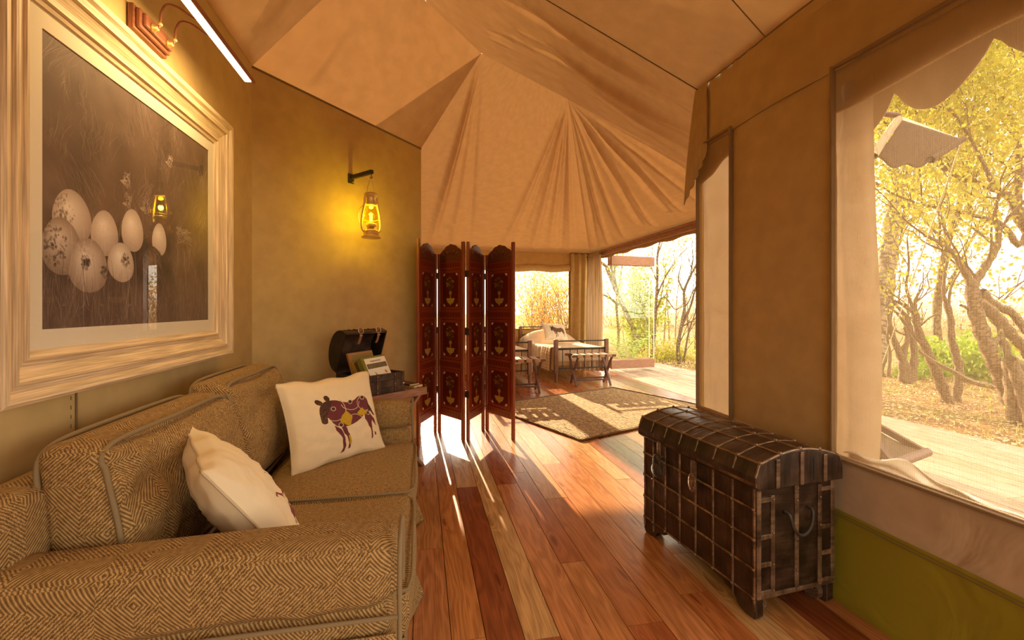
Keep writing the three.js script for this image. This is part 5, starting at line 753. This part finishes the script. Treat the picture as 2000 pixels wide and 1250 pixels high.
// seen through the big screened window
tree('thick pale leaning trunk partly hidden by the storm flap of the big window', [[L_(9.5, [1700, 745], [1712, 650], [1726, 560], [1738, 470], [1752, 380], [1790, 290]), 0.24, 0.10, 2, 5]], { seed: 3, bark: M.barkPale, leaves: 2600, clump: 0.5, twig: 1.6, leafGeo: leafMid });
tree('clump of thin bent stems growing from one stump behind the deck', [[L_(8.2, [1772, 748], [1768, 715], [1756, 690], [1742, 650], [1735, 615]), 0.09, 0.03, 1], [L_(8.2, [1778, 745], [1785, 700], [1782, 660], [1770, 620], [1745, 590]), 0.08, 0.025, 1], [L_(8.2, [1765, 745], [1763, 700], [1772, 660], [1768, 640]), 0.08, 0.03, 0], [L_(8.2, [1735, 735], [1738, 690], [1733, 655], [1745, 600]), 0.03, 0.012, 0]], { seed: 4, twig: 0.6 });
tree('slender bare tree leaning left with a forked top, beyond the deck edge', [[L_(6.6, [1849, 784], [1838, 750], [1822, 712], [1806, 675], [1793, 645], [1788, 612]), 0.075, 0.045, -1], [L_(6.6, [1788, 612], [1775, 603], [1758, 592], [1744, 586]), 0.035, 0.015, 1], [L_(6.6, [1788, 612], [1787, 592], [1793, 575], [1801, 563]), 0.03, 0.012, 0], [L_(6.6, [1806, 675], [1785, 655], [1770, 635], [1752, 612]), 0.035, 0.015, 1], [L_(6.6, [1784, 605], [1770, 560], [1775, 520], [1772, 470]), 0.022, 0.01, 1]], { seed: 5, twig: 0.5, leaves: 260, clump: 0.2 });
tree('thin kinked tree standing upright beside the leaning bare tree', [[L_(6.7, [1867, 784], [1871, 750], [1873, 718], [1866, 690], [1858, 660], [1856, 620], [1848, 592]), 0.065, 0.04, -1], [L_(6.7, [1848, 592], [1843, 575], [1845, 540], [1852, 500], [1856, 460]), 0.026, 0.012, 1], [L_(6.7, [1852, 598], [1858, 560], [1875, 530], [1880, 520]), 0.022, 0.01, 1]], { seed: 6, twig: 0.5, leaves: 300, clump: 0.2 });
tree('stout forked tree with rough broken stubs at the right of the big window', [[L_(5.6, [2002, 852], [1988, 815], [1968, 770], [1950, 725], [1930, 680], [1915, 640], [1905, 605], [1898, 560]), 0.10, 0.07, -1], [L_(5.6, [1898, 560], [1908, 545], [1928, 515], [1948, 480], [1950, 455], [1944, 432]), 0.05, 0.025, 1, 5], [L_(5.6, [1898, 560], [1890, 540], [1880, 525], [1862, 495], [1835, 475], [1805, 458]), 0.045, 0.018, 1, 5], [L_(5.6, [1905, 590], [1925, 600], [1950, 625], [1985, 665], [2010, 690]), 0.075, 0.05, 0], [L_(5.6, [1915, 570], [1940, 595], [1975, 610], [2005, 650]), 0.06, 0.035, 0], [L_(5.6, [1915, 640], [1902, 612], [1886, 600], [1876, 596]), 0.03, 0.014, -1], [L_(5.6, [1930, 680], [1950, 660], [1968, 690], [1975, 790]), 0.05, 0.03, -1]], { seed: 7, twig: 0.7, leaves: 1500, clump: 0.35 });
tree('heap of old grey logs and stems at the edge of the big window', [[L_(5.3, [1990, 846], [1980, 790], [1976, 740], [1972, 705]), 0.09, 0.07, -1], [L_(5.2, [2012, 850], [2000, 780], [1985, 730], [1972, 702]), 0.07, 0.06, -1], [L_(5.4, [1972, 705], [1990, 715], [2015, 735]), 0.07, 0.06, -1], [L_(5.1, [2025, 860], [2006, 800], [1992, 755]), 0.06, 0.05, -1]], { seed: 8, name: 'dead_tree' });
{
  const t = thing('fallen_branch', 'fallen bare branch lying slanted on the leaf litter among the trees', 'branch'); part('wood', [taper(L_(6.3, [1795, 685], [1822, 705], [1855, 722], [1890, 742], [1925, 752], [1952, 756]), 0.02, 0.045, 6)], M.barkPale, t);
}
// the leafy crown that fills the top of the big window
tree('spreading leafy tree whose yellow-green crown fills the top of the big window', [[L_(6.0, [2110, 840], [2090, 700], [2060, 560], [2020, 470], [1985, 410]), 0.12, 0.07, -1], [L_(6.0, [1985, 410], [1970, 385], [1930, 365], [1880, 350], [1850, 335]), 0.05, 0.02, 2, 5], [L_(6.0, [1985, 410], [1990, 340], [1985, 270], [1960, 200], [1900, 140]), 0.05, 0.02, 2, 6], [L_(6.0, [2010, 450], [1990, 480], [1960, 440], [1900, 420], [1800, 400]), 0.04, 0.015, 2, 6], [L_(6.0, [1850, 335], [1820, 300], [1780, 260], [1750, 250]), 0.025, 0.01, 2, 5], [L_(6.4, [2020, 470], [2040, 380], [2030, 250], [2010, 120]), 0.04, 0.015, 2, 6], [L_(5.4, [1940, 360], [1900, 280], [1860, 220], [1810, 200]), 0.025, 0.01, 2, 6]], { seed: 9, leaves: 26000, clump: 0.42, twig: 1.0, leafGeo: leafSmall });
tree('tall loose tree with light green leaves behind the crown in the big window', [[L_(10.5, [1835, 745], [1830, 600], [1850, 480], [1880, 380], [1900, 260]), 0.10, 0.05, 2, 8], [L_(10.5, [1850, 480], [1800, 420], [1760, 360], [1740, 300]), 0.04, 0.02, 2, 6], [L_(10.5, [1880, 380], [1940, 300], [1990, 240]), 0.04, 0.02, 2, 6]], { seed: 10, leaves: 9000, clump: 0.6, twig: 1.5, leafGeo: leafMid, leafMat: M.leaf[1] });
// bushes in the same view
function bush(label, c, rad, n, mat, seed, geo = leafMid, o = {}) {
  const t = thing(o.name ?? 'bush', label, o.cat ?? 'bush', [c.x, c.y, c.z], 0, o.group), r = rngOf(seed), w = [], tips = [];
  for (let i = 0; i < (o.stems ?? 6); i++) sprout(V((r() - 0.5) * rad[0] * 0.5, -rad[1] - 0.1, (r() - 0.5) * rad[2] * 0.5), V((r() - 0.5) * 1.2 * rad[0] / rad[1], 1, (r() - 0.5) * 1.2), rad[1] * 1.1, o.stem ?? 0.012, o.depth ?? 1, r, w, tips, o.wild ?? 0.4);
  part('stems', w, o.bark ?? M.bark, t);
  const spots = tips.map((p) => [p, [rad[0] * 0.3, rad[1] * 0.3, rad[2] * 0.3], Math.ceil(n * 0.5 / tips.length)]); spots.push([V(0, 0, 0), rad, Math.ceil(n * 0.5)]);
  if (n) foliage(t, spots, geo, mat, seed + 50); return t;
}
bush('bright lime-green bush between the two thin trees beyond the deck', at(1815, 705, 9.3), [0.55, 0.5, 0.5], 1500, M.leaf[2], 61);
bush('large bright green bush behind the kinked tree', at(1915, 700, 8.6), [0.75, 0.55, 0.5], 2400, M.leaf[2], 62);
bush('small green bush at the foot of the leaning bare tree', at(1790, 735, 8.9), [0.35, 0.3, 0.3], 600, M.leaf[2], 63);
// seen through the open side of the bedroom
tree('leaning trunk wrapped in green creeper behind the glass door', [[L_(13, [1268, 742], [1258, 700], [1240, 650], [1218, 600], [1198, 555], [1184, 520]), 0.095, 0.055, 1, 3], [L_(13, [1212, 590], [1200, 540], [1206, 490], [1212, 440]), 0.045, 0.02, 1]], { seed: 12, bark: M.barkPale, leaves: 900, clump: 0.45, twig: 1.2, leafGeo: leafMid });
bush('tall green creeper growing up the leaning trunk behind the glass door', at(1248, 610, 13.2), [0.42, 1.6, 0.4], 3800, M.leaf[1], 64, leafMid, { name: 'creeper', cat: 'creeper' });
tree('tall thin tree with loose green leaves beside the edge of the glass door', [[L_(11.5, [1270, 722], [1276, 670], [1280, 610], [1284, 550], [1284, 500], [1296, 440]), 0.048, 0.022, 1, 7], [L_(11.5, [1282, 580], [1300, 540], [1318, 515]), 0.025, 0.012, 1, 4], [L_(11.5, [1280, 610], [1296, 580], [1320, 605], [1330, 600]), 0.02, 0.01, 0]], { seed: 13, leaves: 1500, clump: 0.30, twig: 0.9 });
tree('bare many-branched tree standing in the middle of the open doorway', [[L_(11, [1326, 706], [1324, 680], [1330, 640], [1337, 600], [1336, 570], [1348, 540], [1364, 510]), 0.055, 0.022, 1, 6], [L_(11, [1330, 640], [1348, 600], [1360, 560], [1372, 535]), 0.035, 0.015, 1, 5], [L_(11, [1334, 715], [1338, 690], [1345, 650], [1358, 610]), 0.03, 0.012, 1, 5], [L_(11, [1336, 570], [1325, 545], [1330, 520]), 0.02, 0.01, 1]], { seed: 14, twig: 0.8 });
for (const [i, [px, t, lean]] of [[1296, 16, 6], [1308, 19, -5], [1318, 17, 4], [1347, 18, -6], [1357, 15, 5]].entries()) tree(['thin bare sapling just right of the glass door, bent to the right', 'thin bare sapling leaning left in the pale thicket behind the glass door edge', 'thin bare sapling just left of the many-branched bare tree', 'thin bare sapling just right of the many-branched bare tree, leaning left', 'thin bare sapling at the pillar side of the open doorway'][i], [[L_(t, [px, 690], [px + lean * 0.4, 640], [px + lean, 585], [px + lean * 1.7, 540 + 10 * i]), 0.034, 0.014, 1, 6]], { seed: 20 + i, bark: M.barkPale, twig: 1.0, name: 'sapling', group: 'bare saplings beyond the open doorway' });
tree('pale twiggy tree seen through the glass door, left of the creeper', [[L_(16, [1205, 715], [1208, 650], [1204, 590], [1215, 520], [1218, 470]), 0.06, 0.022, 2, 7]], { seed: 15, bark: M.barkPale, leaves: 2600, clump: 0.5, twig: 1.4, leafMat: M.leaf[0] });
bush('low spreading yellow-green scrub on the bank past the deck', at(1325, 690, 11.6), [1.3, 0.42, 0.8], 2600, M.leaf[0], 65, leafSmall, { stems: 12, name: 'scrub', cat: 'scrub' });
bush('brownish dry scrub between the glass doors and the bare tree', at(1292, 690, 12.6), [0.8, 0.36, 0.7], 1500, M.leaf[4], 66, leafSmall, { stems: 12, name: 'scrub', cat: 'scrub' });
for (const [i, [px, t, rx, ry]] of [[1215, 34, 3.0, 1.7], [1290, 38, 3.4, 1.5], [1345, 33, 2.6, 1.6], [1385, 36, 3.2, 1.6], [1740, 30, 3.4, 1.6], [1850, 34, 4.2, 1.4], [1960, 32, 4.0, 1.5]].entries()) bush(['pale dry thicket far behind the glass door', 'pale dry thicket far off beside the glass door edge', 'pale dry thicket far behind the many-branched bare tree', 'pale dry thicket far off at the pillar side of the doorway', 'pale dry thicket far off behind the thick leaning trunk', 'pale dry thicket far off behind the leaning bare tree', 'pale dry thicket far off behind the stout forked tree'][i], at(px, 610, t), [rx, ry, rx * 0.6], 2200, M.leaf[5], 120 + i, leafBig, { stems: 16, depth: 1, stem: 0.03, bark: M.barkPale, name: 'thicket', cat: 'thicket' });
{
  // bright fern by the deck
  const c = at(1226, 700, 10.6), t = thing('fern', 'bright yellow-green fern with arching fronds behind the glass door', 'fern', [c.x, -0.15, c.z]), r = rngOf(44);
  for (let i = 0; i < 14; i++) { const a = i / 14 * 6.28 + r() * 0.3, L = 0.7 + 0.35 * r(), dir = V(Math.cos(a), 0, Math.sin(a)), sd = V(-Math.sin(a), 0, Math.cos(a)), gs = []; for (let k = 1; k < 14; k++) { const q = k / 14, p = dir.clone().multiplyScalar(L * 0.75 * q).add(V(0, 0.75 * L * Math.sin(q * 2.1), 0)); for (const s of [-1, 1]) { const w = 0.17 * (1 - q) * Math.min(1, q * 5) + 0.02, g = new THREE.BufferGeometry(), e = p.clone().addScaledVector(sd, s * w).addScaledVector(dir, 0.05).add(V(0, -0.02, 0)), m = p.clone().addScaledVector(sd, s * w * 0.5).addScaledVector(dir, 0.055), n2 = p.clone().addScaledVector(sd, s * w * 0.5).addScaledVector(dir, -0.012); g.setAttribute('position', new THREE.Float32BufferAttribute([p, m, e, n2].flatMap((z) => z.toArray()), 3)); g.setIndex([0, 1, 2, 0, 2, 3]); g.computeVertexNormals(); gs.push(g); } } part('frond', gs, M.leaf[2], t); }
}
// dry golden bushes beyond the back window
for (const [i, [px, py, t, rx, ry]] of [[1030, 640, 15, 0.7, 1.0], [1064, 610, 15.5, 0.75, 1.45], [1098, 620, 14.5, 0.65, 1.25], [1040, 590, 19, 0.9, 1.6], [1085, 585, 20, 1.0, 1.7]].entries()) bush(['feathery golden bush low behind the bed, left in the back window', 'tallest golden bush in the middle of the back window', 'golden bush at the right edge of the back window', 'hazy golden tree behind the low bush in the back window', 'hazy golden tree behind the tallest bush in the back window'][i], at(px, py, t), [rx, ry, rx], 1300, M.leaf[3], 70 + i, leafMid, { stems: 9, depth: 2, stem: 0.025, bark: M.barkPale, name: 'golden_bush' });
{
  // dry grass and leaf litter, both past counting
  const r = rngOf(90), blade = new THREE.BufferGeometry(); blade.setAttribute('position', new THREE.Float32BufferAttribute([-0.006, 0, 0, 0.006, 0, 0, 0.015, 0.09, 0.01, -0.004, 0, 0.006, 0.004, 0, -0.006, -0.015, 0.07, -0.02], 3)); blade.computeVertexNormals();
  const scatter = (name, label, cat, geo, mat, n, f, flat) => { const im = new THREE.InstancedMesh(geo, mat, n), o = new THREE.Object3D(); for (let i = 0; i < n; i++) { const [x, z] = f(); o.position.set(x, -0.16 + (flat ? 0.015 + 0.02 * r() : -0.01) + 0.05 * fbm(x * 0.5, z * 0.5, 3) - 0.008 * Math.max(0, x - 6), z); o.rotation.set(flat ? -1.57 + (r() - 0.5) * 0.9 : (r() - 0.5) * 0.5, r() * 6.28, flat ? r() * 6 : (r() - 0.5) * 0.5, 'YXZ'); const s = (flat ? 0.45 : 0.6) + 0.6 * r(); o.scale.set(s, s, s); o.updateMatrix(); im.setMatrixAt(i, o.matrix); const q = 0.7 + 0.6 * r(); im.setColorAt(i, lin(q, q * (0.85 + 0.2 * r()), q * 0.8)); } im.name = name; im.userData = { kind: 'stuff', label, category: cat }; shade(im); scene.add(im); };
  const strip = () => [5.15 + 8 * Math.pow(r(), 1.3), -13 + 14 * r()];
  scatter('dry_grass', 'short dry yellowish grass on the ground past the deck', 'grass', blade, std(lin(0.60, 0.50, 0.20), { roughness: 1, ...two }), 6000, strip, false);
  scatter('leaf_litter', 'fallen brown leaves scattered on the ground past the deck', 'leaves', leafSmall, std(lin(0.56, 0.41, 0.28), { roughness: 1, ...two }), 40000, strip, true);
}
{
  // low-slung canvas chair on the deck, only its front corner visible past the storm flap
  const o = V(2.94, -0.02, -2.36), c = thing('deck_chair', 'low wooden deck chair with a brown canvas sling, on the deck outside the big window', 'chair', o.toArray());
  const p1 = V(0, 0.22, 0), p2 = V(0.46, 0.22, -0.15), q1 = p1.clone().add(V(0.15, 0.20, -0.39)), q2 = p2.clone().add(V(-0.02, 0.16, -0.50)), ext = p1.clone().lerp(p2, 1.06);
  part('cross_bar', rod(p1.clone().lerp(p2, -0.05), ext, 0.030, 14), M.rackWood, c); part('cross_bar', rod(q1, q2, 0.024, 12), M.rackWood, c);
  for (const [a, b] of [[p1, q1], [p2, q2]]) { part('rail', bar(a, b, 0.03, 0.045), M.rackWood, c); const m = a.clone().lerp(b, 0.75); part('leg', bar(m, V(m.x, 0.02, m.z), 0.03, 0.03, V(1, 0, 0)), M.rackWood, c); const k = a.clone().lerp(b, 0.2); part('leg', bar(k, V(m.x, 0.02, m.z - 0.1), 0.03, 0.03, V(1, 0, 0)), M.rackWood, c); }
  part('sling', sheet((u, v) => { const p = lerp3(lerp3(p1, p2, u), lerp3(q1, q2, u), v); p.y += 0.012 - 0.05 * Math.sin(Math.PI * v); return p; }, 8, 16, 0.004), M.fly, c);
}
{
  // the tent's outer eave: a scalloped valance and the folded tip of the fly sheet on its pole
  const t = structure('awning'), x = 2.02;
  part('scalloped_valance', sheet((u, v) => { const z = -1.92 + 2.9 * u, sc = Math.pow(Math.abs(Math.sin(u * Math.PI * 7.5 + 0.9)), 0.7); return V(x + 0.03 * Math.sin(u * 24) + 0.02 * v, 2.34 + 0.10 * u - (0.18 + 0.17 * sc) * v, z); }, 150, 12, 0.006), M.band, t);
  part('eave_sheet', sheet((u, v) => V(1.70 + 0.34 * v, 2.50 - 0.16 * v, -1.95 + 3.0 * u), 20, 8, 0.006), M.band, t);
  const f = t;
  const a = at(1706, 305, 2.6), b = at(1755, 232, 2.7), c = at(1880, 272, 2.95), d = at(1818, 312, 2.75);
  part('awning_pole', [rod(V(1.74, 2.44, -2.40), b.clone().add(V(0, 0.02, 0)), 0.016, 10)], M.rackWood, f); part('guy_rope', rod(c, V(5.3, -0.1, -4.6), 0.004, 6), M.cream, f);
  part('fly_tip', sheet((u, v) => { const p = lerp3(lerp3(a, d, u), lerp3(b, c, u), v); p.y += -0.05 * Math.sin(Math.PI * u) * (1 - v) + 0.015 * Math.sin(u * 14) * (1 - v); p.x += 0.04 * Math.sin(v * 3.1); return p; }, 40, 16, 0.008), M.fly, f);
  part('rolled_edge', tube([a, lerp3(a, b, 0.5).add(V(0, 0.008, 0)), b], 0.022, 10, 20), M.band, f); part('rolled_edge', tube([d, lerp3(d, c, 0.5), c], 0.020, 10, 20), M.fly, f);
  part('edge_sheet', sheet((u, v) => lerp3(lerp3(b, c, u), lerp3(b.clone().add(V(0.05, 0.05, -0.05)), c, u), v), 20, 4, 0.004), M.cream, f);
}
renderer.render(scene, camera);
